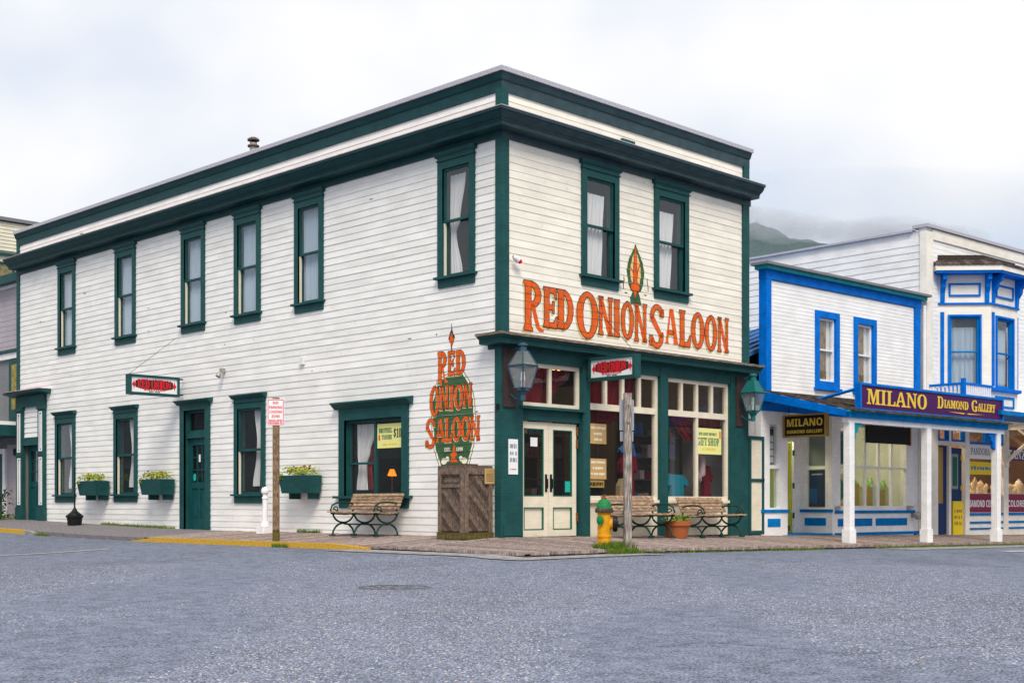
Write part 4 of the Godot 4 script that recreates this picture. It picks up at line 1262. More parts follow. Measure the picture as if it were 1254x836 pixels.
func shop_front() -> void:
	var s := saloon
	var g := M.new()
	g.bx(0.0, 0.50, -0.25, 3.34, -0.20, 0.03)             # corner pier
	g.bx(0.0, 0.47, 0.02, 0.22, 0.03, 0.045)
	var pier := part(s, "corner_pier", g, "green", FR)
	part(s, "shop_pier", M.new().bx(2.10, 2.30, -0.25, 3.34, -0.20, 0.03), "green", FR)
	part(s, "shop_pier", M.new().bx(4.41, 4.65, -0.25, 3.34, -0.20, 0.03), "green", FR)
	part(s, "shop_pier", M.new().bx(6.79, W + 0.02, -0.25, 3.34, -0.20, 0.03), "green", FR)
	part(s, "shop_header", M.new().bx(0.50, 2.10, 3.12, 3.34, -0.20, 0.02).bx(2.30, 4.41, 3.12, 3.34, -0.20, 0.02).bx(4.65, 6.79, 3.12, 3.34, -0.20, 0.02), "green", FR)
	# door pair with transom
	var rail := M.new().bx(0.50, 2.10, 2.08, 2.30, -0.16, -0.04).bx(0.42, 2.12, 2.28, 2.33, 0.031, 0.07).bx(0.5, 2.1, 2.28, 2.33, -0.04, 0.031)
	part(s, "door_rail", rail, "green", FR)
	var tr := ring(M.new(), 0.52, 2.09, 2.33, 3.12, 0.075, -0.13, -0.06)
	tr.bx(1.27, 1.34, 2.405, 3.045, -0.128, -0.062)
	var tw := part(s, "transom_window", tr, "cream", FR)
	part(tw, "pane", b(0.595, 1.27, 2.405, 3.045, -0.1, -0.094), "glass_dark")
	part(tw, "pane", b(1.34, 2.015, 2.405, 3.045, -0.1, -0.094), "glass_dark")
	part(tw, "drape", cloth([[3.06, 0.58, 1.30], [2.7, 0.58, 1.28], [2.38, 0.58, 1.27]], -0.25, 5.0, 0.03), "red_drape")
	part(tw, "drape", cloth([[3.06, 1.32, 2.05], [2.9, 1.32, 1.95], [2.7, 1.32, 1.66], [2.42, 1.32, 1.42]], -0.25, 5.0, 0.03), "red_drape")
	for k in 2:
		var u0: float = [0.53, 1.295][k]
		var u1: float = [1.285, 2.05][k]
		var d := M.new()
		d.bx(u0, u0 + 0.12, -0.01, 2.06, -0.15, -0.10)
		d.bx(u1 - 0.12, u1, -0.01, 2.06, -0.15, -0.10)
		d.bx(u0 + 0.12, u1 - 0.12, 1.94, 2.06, -0.15, -0.10)
		d.bx(u0 + 0.12, u1 - 0.12, 0.52, 0.72, -0.15, -0.10)
		d.bx(u0 + 0.12, u1 - 0.12, -0.01, 0.11, -0.15, -0.10)
		var leaf := part(s, "entrance_door", d, "cream", FR)
		part(leaf, "door_panel", b(u0 + 0.12, u1 - 0.12, 0.11, 0.52, -0.148, -0.13), "cream")
		part(leaf, "panel_moulding", ring(M.new(), u0 + 0.12, u1 - 0.12, 0.11, 0.52, 0.018, -0.13, -0.095), "ink_green")
		part(leaf, "glass_moulding", ring(M.new(), u0 + 0.12, u1 - 0.12, 0.72, 1.94, 0.018, -0.135, -0.095), "ink_green")
		part(leaf, "pane", b(u0 + 0.138, u1 - 0.138, 0.738, 1.922, -0.126, -0.12), "glass_dark")
		var hx := u1 - 0.06 if k == 0 else u0 + 0.06
		part(leaf, "handle_plate", b(hx - 0.025, hx + 0.025, 0.80, 1.12, -0.10, -0.088), "iron_black")
		part(leaf, "handle", M.new().tube([Vector3(hx, 0.86, -0.09), Vector3(hx, 0.87, -0.05), Vector3(hx, 1.03, -0.05), Vector3(hx, 1.04, -0.09)], 0.012), "iron_black")
		if k == 1:
			for v in [0.25, 1.62, 1.85]: part(leaf, "hinge", b(u1 - 0.012, u1 + 0.02, v, v + 0.16, -0.10, -0.07), "rust")
			part(leaf, "sticker", b(1.76, 1.90, 0.80, 1.0, -0.119, -0.116), "teal_sticker")
		else:
			part(leaf, "note", b(0.84, 1.02, 1.62, 1.78, -0.119, -0.116), "sign_white")
	part(s, "threshold", b(0.5, 2.1, -0.2, -0.012, -0.2, 0.02), "bin1", FR)
	# two shop windows: four lights over a large pane, cream bulkhead below
	for k in 2:
		var u0: float = [2.30, 4.65][k]
		var u1: float = [4.41, 6.79][k]
		var f := ring(M.new(), u0, u1, 0.66, 3.12, 0.075, -0.14, -0.05)
		f.bx(u0 + 0.075, u1 - 0.075, 2.36, 2.48, -0.139, -0.049)
		for i in [1, 2, 3]:
			var a := lerpf(u0 + 0.04, u1 - 0.04, i / 4.0)
			f.bx(a - 0.035, a + 0.035, 2.48, 3.045, -0.135, -0.055)
		var mid := (u0 + u1) / 2
		if k == 1: f.bx(mid - 0.035, mid + 0.035, 0.735, 2.36, -0.136, -0.056)
		var win := part(s, "shop_window", f, "cream", FR)
		for i in 4:
			part(win, "light_pane", b(lerpf(u0 + 0.04, u1 - 0.04, i / 4.0) + 0.02, lerpf(u0 + 0.04, u1 - 0.04, (i + 1) / 4.0) - 0.02, 2.48, 3.045, -0.10, -0.094), "glass_dark")
		if k == 0: part(win, "pane", b(u0 + 0.075, u1 - 0.075, 0.735, 2.36, -0.1, -0.094), "glass_dark")
		else:
			part(win, "pane", b(u0 + 0.075, mid - 0.035, 0.735, 2.36, -0.1, -0.094), "glass_dark")
			part(win, "pane", b(mid + 0.035, u1 - 0.075, 0.735, 2.36, -0.1, -0.094), "glass_dark")
		var bk := M.new().bx(u0, u1, -0.3, 0.60, -0.14, -0.06).bx(u0, u1, 0.60, 0.66, -0.14, 0.0)
		part(win, "bulkhead", bk, "cream")
		part(win, "drape", cloth([[3.05, u0 + 0.03, u0 + 1.62], [2.6, u0 + 0.03, u0 + 1.50], [2.25, u0 + 0.03, u0 + 1.10], [1.95, u0 + 0.03, u0 + 0.45]] if k == 0 else [[2.38, u0 + 0.35, u1 - 0.05], [2.15, u0 + 0.55, u1 - 0.05], [1.90, u0 + 0.80, u1 - 0.05]], -0.24, 8.0, 0.035), "red_drape")
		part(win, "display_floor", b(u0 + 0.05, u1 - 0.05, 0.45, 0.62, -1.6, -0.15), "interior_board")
		if k == 1:
			var bb := M.new()
			for i in 14: board(bb, u0 + 0.3, u1 + 0.2, 0.62 + i * 0.14, 0.14, 0.02)
			bb.bx(u0 + 0.3, u1 + 0.2, 0.62, 2.6, -0.05, 0.0)
			part(win, "display_back", bb, "interior_board", at(Vector3(0, 0, -1.5)))
	part(s, "wall_plaque", b(0.13, 0.36, 1.10, 1.72, 0.03, 0.042), "sign_white", FR)
	for k in 3: scrawl(s, 0.245, [1.60, 1.47, 1.36][k], 0.17, [0.09, 0.08, 0.09][k], 0.042, "sign_plate", 60 + k)
	scrawl(s, 0.245, 1.19, 0.16, 0.025, 0.042, "gold_edge", 66)

# print too small to read in the photograph: a row of small marks
func scrawl(parent: Node, cx: float, cy: float, w: float, h: float, z: float, mk: String, seed_: int, xf := Transform3D.IDENTITY) -> void:
	var r := RandomNumberGenerator.new()
	r.seed = seed_ + 900
	var m := M.new()
	var x := cx - w / 2
	while x < cx + w / 2:
		var k := h * r.randf_range(0.35, 0.9)
		m.bx(x, minf(x + k, cx + w / 2), cy - h * r.randf_range(0.3, 0.5), cy + h * r.randf_range(0.3, 0.5), z, z + 0.003)
		x += k + h * (0.22 if r.randf() > 0.15 else 0.6)
	part(parent, "print_line", m, mk, xf)

# ---------------------------------------------------------------- street furniture
func arc(c: Vector2, r: Vector2, a0: float, a1: float, x: float, k := 12) -> Array:
	var p := []
	for i in k + 1:
		var a := deg_to_rad(lerpf(a0, a1, float(i) / k))
		p.append(Vector3(x, c.y + r.y * sin(a), c.x + r.x * cos(a)))
	return p

func make_bench(label: String) -> Node3D:   # length along x, faces +z, back towards z = 0
	var t := thing("bench", label, "bench", Transform3D.IDENTITY, "slatted park benches")
	for i in 3:
		var x: float = [-0.66, 0.0, 0.66][i]
		var m := M.new()
		m.tube(arc(Vector2(0.36, 0.0), Vector2(0.26, 0.24), 2, 178, x), 0.019)       # arched feet
		m.tube(arc(Vector2(0.36, 0.44), Vector2(0.25, 0.19), 185, 355, x), 0.019)     # bowl under the seat
		m.tube([Vector3(x, 0.43, 0.08), Vector3(x, 0.41, 0.3), Vector3(x, 0.425, 0.66)], 0.017)
		m.bx(x - 0.03, x + 0.03, 0.0, 0.025, 0.05, 0.16)
		m.bx(x - 0.03, x + 0.03, 0.0, 0.025, 0.57, 0.68)
		m.tube([Vector3(x, 0.40, 0.16), Vector3(x, 0.55, 0.10), Vector3(x, 0.72, 0.03), Vector3(x, 0.78, 0.0), Vector3(x, 0.80, 0.02)], 0.018)
		part(t, "leg", m, "iron_green")
		if i != 1:
			var a := M.new()
			a.tube([Vector3(x, 0.60, 0.10), Vector3(x, 0.63, 0.2), Vector3(x, 0.64, 0.36), Vector3(x, 0.63, 0.52), Vector3(x, 0.58, 0.63), Vector3(x, 0.49, 0.67), Vector3(x, 0.43, 0.62)], 0.018)
			a.tube(arc(Vector2(0.55, 0.50), Vector2(0.055, 0.055), 0, 330, x), 0.013)
			a.tube([Vector3(x, 0.43, 0.40), Vector3(x, 0.47, 0.50), Vector3(x, 0.52, 0.60)], 0.013)
			part(t, "armrest", a, "iron_green")
	part(t, "stretcher", M.new().tube([Vector3(-0.66, 0.22, 0.34), Vector3(0.66, 0.22, 0.34)], 0.014), "iron_green")
	for i in 6:
		var z := 0.17 + i * 0.088
		var y := 0.435 - 0.02 * sin(PI * i / 5.0) + (0.006 if i == 5 else 0.0)
		part(t, "seat_slat", b(-0.76, 0.76, y, y + 0.028, z, z + 0.07), "slat%d" % (i % 3))
	for i in 5:
		var v := 0.50 + i * 0.062
		var m := M.new()
		m.x = Transform3D(Basis(Vector3(1, 0, 0), deg_to_rad(-20)), Vector3(0, v, 0.145 - i * 0.027))
		m.bx(-0.76, 0.76, 0.0, 0.05, 0.0, 0.026)
		part(t, "back_slat", m, "slat%d" % ((i + 1) % 3))
	return t

func copy(o: Node3D, called: String, label: String, xf: Transform3D) -> Node3D:
	var c := o.duplicate()
	c.name = numbered(called)
	c.transform = xf
	c.set_meta("label", label)
	add_child(c)
	return c

func make_lantern(label: String, p: Vector3, roof_mat: String, frame_mat: String, glass_roof: bool) -> void:
	var t := thing("wall_lantern", label, "lantern", at(p), "lanterns on the saloon front")
	# p: centre of the lantern's foot; wall plate behind it at z = -p.z
	part(t, "wall_plate", b(-0.17, 0.15, -0.12, 0.92, -p.z + 0.032, -p.z + 0.06), "plate_brown")
	part(t, "bracket", M.new().tube([Vector3(0, 0.10, -p.z + 0.06), Vector3(0, 0.02, -p.z * 0.5), Vector3(0, 0.0, 0), Vector3(0, 0.10, 0)], 0.022).tube([Vector3(0, 0.86, -p.z + 0.06), Vector3(0, 0.90, -p.z * 0.5), Vector3(0, 0.88, 0)], 0.014), frame_mat)
	part(t, "foot", M.new().lathe(Vector3.ZERO, [Vector2(0.0, -0.03), Vector2(0.05, -0.02), Vector2(0.05, 0.09), Vector2(0.07, 0.10), Vector2(0.08, 0.14), Vector2(0.115, 0.15), Vector2(0.115, 0.19), Vector2(0, 0.19)], 14), frame_mat)
	var lo := 0.10
	var hi := 0.182
	var y0 := 0.19
	var y1 := 0.58
	var y2 := 0.84
	var cn := [Vector2(-1, -1), Vector2(1, -1), Vector2(1, 1), Vector2(-1, 1)]
	var f := M.new()
	for c in cn:
		f.tube([Vector3(c.x * lo, y0, c.y * lo), Vector3(c.x * hi, y1, c.y * hi)], 0.015, 5)
		f.tube([Vector3(c.x * hi, y1, c.y * hi), Vector3(c.x * 0.065, y2, c.y * 0.065)], 0.014, 5)
	for i in 4:
		var a: Vector2 = cn[i]
		var c: Vector2 = cn[(i + 1) % 4]
		f.tube([Vector3(a.x * hi, y1, a.y * hi), Vector3(c.x * hi, y1, c.y * hi)], 0.019, 5)
		f.tube([Vector3(a.x * lo, y0, a.y * lo), Vector3(c.x * lo, y0, c.y * lo)], 0.017, 5)
	part(t, "frame", f, frame_mat)
	for i in 4:
		var a: Vector2 = cn[i]
		var c: Vector2 = cn[(i + 1) % 4]
		var g := M.new()
		g.quad(Vector3(c.x * lo, y0, c.y * lo), Vector3(a.x * lo, y0, a.y * lo), Vector3(a.x * hi, y1, a.y * hi), Vector3(c.x * hi, y1, c.y * hi))
		part(t, "pane", g, "glass_pale")
		var r := M.new()
		r.quad(Vector3(c.x * hi, y1, c.y * hi), Vector3(a.x * hi, y1, a.y * hi), Vector3(a.x * 0.065, y2, a.y * 0.065), Vector3(c.x * 0.065, y2, c.y * 0.065))
		part(t, "roof_pane" if glass_roof else "roof_plate", r, "glass_pale" if glass_roof else roof_mat)
	part(t, "chimney", M.new().lathe(Vector3.ZERO, [Vector2(0.075, y2 - 0.03), Vector2(0.075, y2 + 0.03), Vector2(0.065, y2 + 0.04), Vector2(0.065, y2 + 0.08), Vector2(0.09, y2 + 0.09), Vector2(0.085, y2 + 0.115), Vector2(0.05, y2 + 0.14), Vector2(0, y2 + 0.145)], 14), roof_mat)
	part(t, "burner", M.new().lathe(Vector3.ZERO, [Vector2(0.03, y0), Vector2(0.03, y0 + 0.12), Vector2(0.045, y0 + 0.14), Vector2(0.03, y0 + 0.28), Vector2(0, y0 + 0.3)], 10), "sign_white")

func make_hang_sign(label: String, xf: Transform3D, wd: float, h: float, wall_left: bool) -> void:   # face towards +z, wall end at x = 0, runs to +x
	var t := thing("hanging_sign", label, "sign", xf, "red onion blade signs")
	part(t, "case", ring(M.new(), 0, wd, 0, h, 0.055, -0.09, 0.09), "green")
	for s in [1, -1]:
		var o := part(t, "face", b(0.055, wd - 0.055, 0.055, h - 0.055, 0.04 * s - 0.02, 0.04 * s + 0.02), "sign_white")
		var q := Transform3D.IDENTITY if s == 1 else Transform3D(Basis(Vector3.UP, PI), Vector3(wd, 0, 0))
		part(o, "ribbon", M.new().prism(pv([0.16, 0.17, 0.34, 0.13, wd - 0.34, 0.13, wd - 0.16, 0.17, wd - 0.16, h - 0.13, wd - 0.34, h - 0.105, 0.34, h - 0.105, 0.16, h - 0.13]), 0.060, 0.063), "ink", q)
		var word := "RED ONION"
		for i in word.length():
			if word[i] == " ": continue
			var x0 := 0.19 + (wd - 0.38) * i / 9.0 + (0.02 if i < 3 else -0.03)
			var m := M.new()
			for g in glyph(word[i]):
				var pp := PackedVector2Array()
				for e in g: pp.append(Vector2(x0 + e.x * (wd - 0.38) / 8.6, lerpf(0.155 - 0.02 * sin(PI * i / 8.0), h - 0.10 + 0.012 * sin(PI * i / 8.0), e.y)))
				m.prism(pp, 0.063, 0.067)
			part(o, "letter", m, "sign_red", q)
		text(o, "SALOON", wd / 2, h * 0.285, wd * 0.42, h * 0.10, 0.066, "sign_red", "Droid Serif", true, q)
		text(o, "EST. 1898", wd / 2, h * 0.18, wd * 0.22, h * 0.05, 0.062, "ink", "Droid Serif", true, q)
		for x in [0.125, wd - 0.125]:
			part(o, "onion_mark", M.new().prism(pv([x - 0.05, h * 0.5, x - 0.015, h * 0.40, x, h * 0.28, x + 0.015, h * 0.40, x + 0.05, h * 0.5, x + 0.015, h * 0.62, x, h * 0.78, x - 0.015, h * 0.62]), 0.060, 0.064), "sign_red", q)
	var wx := 0.0 if wall_left else wd
	var sx := -1.0 if wall_left else 1.0
	for v in [0.04, h - 0.05]: part(t, "hanger", b(minf(wx, wx + sx * 0.13), maxf(wx, wx + sx * 0.13), v, v + 0.03, -0.015, 0.015), "iron_black")
	part(t, "stay_wire", M.new().tube([Vector3(wd - wx - sx * -0.03, h, 0.0), Vector3(wx + sx * 0.12, h + 0.95, -0.3)], 0.005, 5), "iron_black")

func make_flower_box(label: String, z: float, seed_: int) -> void:
	rng.seed = seed_
	var t := thing("flower_box", label, "planter", SD * at(Vector3(z, 0.80, 0.06)), "green flower boxes on the side wall")
	var m := M.new()
	m.hexa([Vector3(-0.44, 0, 0), Vector3(0.44, 0, 0), Vector3(0.44, 0, 0.34), Vector3(-0.44, 0, 0.34), Vector3(-0.485, 0.36, 0), Vector3(0.485, 0.36, 0), Vector3(0.485, 0.36, 0.40), Vector3(-0.485, 0.36, 0.40)])
	part(t, "box", m, "green")
	part(t, "bracket", M.new().bx(-0.35, -0.29, -0.12, 0.0, -0.03, 0.22).bx(0.29, 0.35, -0.12, 0.0, -0.03, 0.22), "green")
	part(t, "soil", b(-0.46, 0.46, 0.35, 0.365, 0.02, 0.38), "soil")
	var l := M.new()
	for k in 7:
		var x := -0.38 + k * 0.127
		leaves(l, Vector3(x, 0.42 + rng.randf() * 0.05, 0.20), Vector3(0.10, 0.08, 0.17), 60, 0.030, Color(0.16, 0.30, 0.02), Color(0.55, 0.60, 0.04))
	leaves(l, Vector3(-0.34, 0.34, 0.42), Vector3(0.05, 0.06, 0.02), 22, 0.028, Color(0.2, 0.3, 0.02), Color(0.45, 0.5, 0.04))
	part(t, "foliage", l, "leaf")
	var fl := M.new()
	for k in 20:
		var c: Color = [Color(0.9, 0.68, 0.04), Color(0.85, 0.8, 0.6), Color(0.5, 0.05, 0.05)][rng.randi() % 3]
		leaves(fl, Vector3(rng.randf_range(-0.42, 0.42), rng.randf_range(0.46, 0.55), rng.randf_range(0.08, 0.36)), Vector3(0.022, 0.018, 0.022), 9, 0.026, c, c * 0.8)
	part(t, "blossoms", fl, "leaf")

func diag_panel(t: Node, xf: Transform3D, wd: float, v0: float, v1: float, flip: bool) -> void:
	var step := 0.135
	var k := 0
	var o := -1.8
	var frame := rc(0.0, wd, v0, v1)
	while o < 2.4:
		var p := pv([0, o, wd, o - wd, wd, o - wd + step - 0.007, 0, o + step - 0.007]) if not flip else pv([0, o, wd, o + wd, wd, o + wd + step - 0.007, 0, o + step - 0.007])
		for piece in Geometry2D.intersect_polygons(p, frame):
			part(t, "plank", M.new().prism(piece, -0.03, -0.003 * (k % 3)), "bin%d" % [(k * 7) % 3][0], xf)
		k += 1
		o += step

func make_bin() -> void:
	# stands against the side wall by the corner: two panelled faces towards the crossing
	var t := thing("litter_bin", "tall weathered wooden litter bin with diagonal planks beside the painted onion", "litter bin", at(Vector3(-0.39, -0.035, -0.52)))
	var w := 0.66
	var d := 0.66
	var h := 1.24
	var fx := Transform3D(SD.basis, Vector3(-w / 2, 0, 0))           # face to -x, u = z
	var fz := Transform3D(Basis.IDENTITY, Vector3(0, 0, d / 2))      # face to +z
	part(t, "core", b(-w / 2 + 0.03, w / 2 - 0.03, 0.05, h - 0.06, -d / 2 + 0.03, d / 2 - 0.03), "bin1")
	for f in [fx, fz]:
		var q: Transform3D = f * Transform3D(Basis.IDENTITY, Vector3(-0.33, 0, 0))
		diag_panel(t, q, 0.66, 0.14, 0.93 if f == fx else 1.16, false)
		part(t, "post", M.new().cbox(Vector3(0.0, 0.0, -0.04), Vector3(0.085, h, 0.03), 0.008), "bin2", q)
		part(t, "post", M.new().cbox(Vector3(0.575, 0.0, -0.04), Vector3(0.66, h, 0.031 if f == fx else 0.029), 0.008), "bin2", q)
		part(t, "top_rail", b(0.086, 0.574, 1.13, h, -0.03, 0.02), "bin2", q)
		part(t, "base_rail", b(-0.015, 0.675, 0.0, 0.12, -0.03, 0.034), "moss_wood", q)
		if f == fx:
			part(t, "flap_rail", b(0.086, 0.574, 0.90, 0.96, -0.03, 0.018), "bin2", q)
			part(t, "flap", b(0.13, 0.53, 0.975, 1.115, -0.05, -0.015), "bin2", q)
			part(t, "flap_frame", ring(M.new(), 0.088, 0.572, 0.962, 1.128, 0.03, -0.03, 0.012), "bin1", q)
	part(t, "top", b(-w / 2 - 0.02, w / 2, h, h + 0.04, -d / 2, d / 2 + 0.02), "bin0")
	part(t, "ash_tray", b(-0.22, 0.16, h + 0.041, h + 0.075, -0.18, 0.16), "bronze")
	var n := thing("bin_notice", "small tan printed notice fixed to the wooden litter bin", "notice", at(Vector3(-0.39, 0, -0.52)) * fz)
	part(n, "sheet", b(0.12, 0.36, 0.93, 1.20, 0.036, 0.042), "notice_tan")
	for k in 6: scrawl(n, 0.24, 1.165 - k * 0.036, 0.17, 0.016, 0.042, "bin1" if k > 1 else "gold_edge", k)

func make_hydrant(p: Vector3) -> void:
	var t := thing("fire_hydrant", "yellow fire hydrant with green bonnet and black side cap in front of the saloon", "hydrant", Transform3D(Basis(Vector3.UP, deg_to_rad(45)) * Basis.from_scale(Vector3(0.74, 0.97, 0.74)), p))
	part(t, "flange", M.new().lathe(Vector3.ZERO, [Vector2(0.0, 0.0), Vector2(0.22, 0.0), Vector2(0.22, 0.045), Vector2(0.17, 0.055), Vector2(0.16, 0.06)], 20), "rust")
	part(t, "body", M.new().lathe(Vector3.ZERO, [Vector2(0.155, 0.05), Vector2(0.15, 0.19), Vector2(0.165, 0.195), Vector2(0.165, 0.225), Vector2(0.145, 0.23), Vector2(0.145, 0.58), Vector2(0.16, 0.60), Vector2(0.16, 0.61)], 24), "yellow")
	part(t, "collar", M.new().lathe(Vector3.ZERO, [Vector2(0.16, 0.605), Vector2(0.20, 0.61), Vector2(0.205, 0.64), Vector2(0.195, 0.67), Vector2(0.17, 0.675)], 24), "bin1")
	part(t, "bonnet", M.new().lathe(Vector3.ZERO, [Vector2(0.172, 0.672), Vector2(0.165, 0.72), Vector2(0.14, 0.78), Vector2(0.09, 0.825), Vector2(0.05, 0.84), Vector2(0.05, 0.845)], 24), "hydrant_green")
	part(t, "operating_nut", M.new().lathe(Vector3.ZERO, [Vector2(0.065, 0.84), Vector2(0.065, 0.86), Vector2(0.035, 0.865), Vector2(0.03, 0.91), Vector2(0, 0.912)], 6), "rust")
	var tw := func(a: float) -> Basis: return Basis(Vector3(0, 1, 0), a) * Basis(Vector3(0, 0, 1), -PI / 2)
	# the big outlet looks past the camera to the right, the small ones left and back
	part(t, "pumper_nozzle", M.new().lathe(Vector3.ZERO, [Vector2(0.09, 0.1), Vector2(0.09, 0.19), Vector2(0.10, 0.19), Vector2(0.10, 0.21)], 18), "yellow", Transform3D(tw.call(deg_to_rad(-95)), Vector3(0, 0.42, 0)))
	part(t, "pumper_cap", M.new().lathe(Vector3.ZERO, [Vector2(0.125, 0.19), Vector2(0.135, 0.20), Vector2(0.135, 0.27), Vector2(0.115, 0.295), Vector2(0.045, 0.29), Vector2(0.045, 0.32), Vector2(0, 0.32)], 18), "iron_black", Transform3D(tw.call(deg_to_rad(-95)), Vector3(0, 0.42, 0)))
	part(t, "side_nozzle", M.new().lathe(Vector3.ZERO, [Vector2(0.06, 0.1), Vector2(0.06, 0.17), Vector2(0.075, 0.17), Vector2(0.08, 0.22), Vector2(0.03, 0.235), Vector2(0.03, 0.26), Vector2(0, 0.26)], 14), "hydrant_green", Transform3D(tw.call(deg_to_rad(150)), Vector3(0, 0.48, 0)))
	part(t, "side_nozzle", M.new().lathe(Vector3.ZERO, [Vector2(0.06, 0.1), Vector2(0.06, 0.17), Vector2(0.075, 0.17), Vector2(0.08, 0.22), Vector2(0.03, 0.235), Vector2(0.03, 0.26), Vector2(0, 0.26)], 14), "hydrant_green", Transform3D(tw.call(deg_to_rad(20)), Vector3(0, 0.48, 0)))
	for k in 8:
		var a := TAU * k / 8
		part(t, "bolt", M.new().lathe(Vector3(cos(a) * 0.18, 0.67, sin(a) * 0.18), [Vector2(0.014, -0.01), Vector2(0.014, 0.014), Vector2(0, 0.014)], 6), "rust")

func make_street_things() -> void:
	# benches
	var b0 := make_bench("slatted bench with dark green iron legs under the wide side window")
	b0.transform = Transform3D(SD.basis, Vector3(-0.14, walk_y(-0.4, -3.2), -3.2))
	copy(b0, "bench", "slatted bench with green iron legs between the fire hydrant and the clay pot", at(Vector3(3.22, walk_y(3.2, 0.4), 0.12)))
	copy(b0, "bench", "slatted bench with green iron legs between the clay pot and the cream panel gate", at(Vector3(5.50, walk_y(5.5, 0.4), 0.12)))
	make_lantern("blue grey gas lantern with glass roof on the saloon's corner pier", Vector3(0.16, 2.40, 0.36), "lantern_blue", "lantern_blue", true)
	make_lantern("green copper lantern with solid roof on the pier beside the blue and white shop", Vector3(7.12, 2.36, 0.36), "lantern_copper", "lantern_copper", false)
	make_hang_sign("framed white and red blade sign hanging over the side street", Transform3D(Basis(Vector3.UP, 0), Vector3(-1.45, 3.05, -10.5)), 1.27, 0.45, false)
	make_hang_sign("framed white and red blade sign hanging over the entrance boardwalk", Transform3D(Basis(Vector3.UP, -PI / 2), Vector3(2.22, 2.86, 0.12)), 1.12, 0.43, true)
	make_flower_box("green flower box beside the window near the far doorway", -14.45, 41)
	make_flower_box("green flower box beside the panelled side door", -11.32, 42)
	make_flower_box("green flower box behind the no parking post", -5.62, 43)
	make_bin()
	make_hydrant(Vector3(0.10, walk_y(0.1, 2.3) - 0.02, 2.28))
	# weathered post whose plates face away
	var p := thing("sign_post", "grey weathered wooden post with blank backs of two metal plates", "sign post", at(Vector3(0.36, walk_y(0.3, 2.55) - 0.05, 2.56), deg_to_rad(-38)))
	part(p, "post", M.new().cbox(Vector3(-0.062, 0, -0.06), Vector3(0.062, 2.58, 0.06), 0.012), "post_wood")
	part(p, "plate", b(-0.12, 0.12, 1.98, 2.48, -0.075, -0.066), "sign_plate")
	part(p, "plate", b(-0.11, 0.11, 1.80, 1.96, -0.075, -0.066), "sign_plate")
	part(p, "bolt", M.new().bx(-0.012, 0.012, 2.36, 2.384, 0.058, 0.07).bx(-0.012, 0.012, 2.08, 2.104, 0.058, 0.07), "rust")
	# no parking post
	var n := thing("parking_sign", "white and red no parking sign on a brown wooden post at the yellow kerb", "sign", at(Vector3(-1.94, walk_y(-1.94, -4.0) - 0.05, -4.03), deg_to_rad(-40)))
	part(n, "post", M.new().cbox(Vector3(-0.06, 0, -0.06), Vector3(0.06, 2.72, 0.06), 0.01), "post_brown")
	part(n, "painted_foot", M.new().cbox(Vector3(-0.062, 0, -0.062), Vector3(0.062, 0.26, 0.062), 0.01), "moss_wood")
	part(n, "plate", b(-0.155, 0.155, 2.20, 2.69, 0.065, 0.072), "sign_white")
	part(n, "border", ring(M.new(), -0.145, 0.145, 2.21, 2.68, 0.012, 0.072, 0.0745), "sign_red")
	for k in 5: text(n, ["NO", "PARKING", "LOADING", "ZONE", "8AM-6PM"][k], 0, 2.62 - k * 0.083, [0.10, 0.24, 0.23, 0.15, 0.24][k], 0.05, 0.073, "sign_red", "Droid Sans", true)
	scrawl(n, 0, 2.245, 0.24, 0.03, 0.072, "sign_red", 9)
	part(n, "bolt", M.new().lathe(Vector3(0, 2.69, 0.02), [Vector2(0.03, 0), Vector2(0.03, 0.03), Vector2(0, 0.035)], 8), "iron_black")
	# turned white bollard
	var bo := thing("bollard", "white turned bollard against the clapboards behind the no parking post", "bollard", at(Vector3(-0.42, walk_y(-0.42, -6.6) - 0.01, -6.62)))
	part(bo, "shaft", M.new().lathe(Vector3.ZERO, [Vector2(0.085, 0.16), Vector2(0.085, 0.22), Vector2(0.06, 0.26), Vector2(0.055, 0.70), Vector2(0.07, 0.74), Vector2(0.05, 0.78), Vector2(0.05, 0.82), Vector2(0.08, 0.85), Vector2(0.085, 0.90), Vector2(0.06, 0.96), Vector2(0, 0.98)], 18), "white_paint")
	part(bo, "plinth", M.new().cbox(Vector3(-0.14, 0, -0.14), Vector3(0.14, 0.16, 0.14), 0.02), "white_paint")
	# black tub with a parasol pole
	var u := thing("pole_in_tub", "black tub holding a thin upright black pole under the far window", "planter", Transform3D(Basis.from_scale(Vector3(0.58, 0.92, 0.58)), Vector3(-0.55, walk_y(-0.55, -14.85), -14.85)))
	part(u, "tub", M.new().lathe(Vector3.ZERO, [Vector2(0, 0.0), Vector2(0.29, 0.0), Vector2(0.33, 0.2), Vector2(0.37, 0.22), Vector2(0.37, 0.28), Vector2(0.34, 0.28)], 22), "iron_black")
	part(u, "dome", M.new().lathe(Vector3.ZERO, [Vector2(0.33, 0.26), Vector2(0.28, 0.31), Vector2(0.14, 0.38), Vector2(0.06, 0.46), Vector2(0.04, 0.50)], 20), "iron_black")
	part(u, "pole", M.new().lathe(Vector3.ZERO, [Vector2(0.035, 0.45), Vector2(0.03, 1.0), Vector2(0.025, 1.6), Vector2(0, 1.62)], 10), "iron_black")
	# clay pot with flowers between the benches
	rng.seed = 51
	var pot := thing("flower_pot", "terracotta pot of small plants between the two front benches", "flower pot", at(Vector3(4.26, walk_y(4.2, 0.55), 0.55)))
	part(pot, "pot", M.new().lathe(Vector3.ZERO, [Vector2(0, 0), Vector2(0.19, 0.0), Vector2(0.245, 0.24), Vector2(0.275, 0.245), Vector2(0.28, 0.33), Vector2(0.25, 0.335), Vector2(0.24, 0.28)], 24), "terracotta")
	part(pot, "soil", M.new().lathe(Vector3(0, 0.28, 0), [Vector2(0.245, 0), Vector2(0, 0.02)], 20), "soil")
	var pf := M.new()
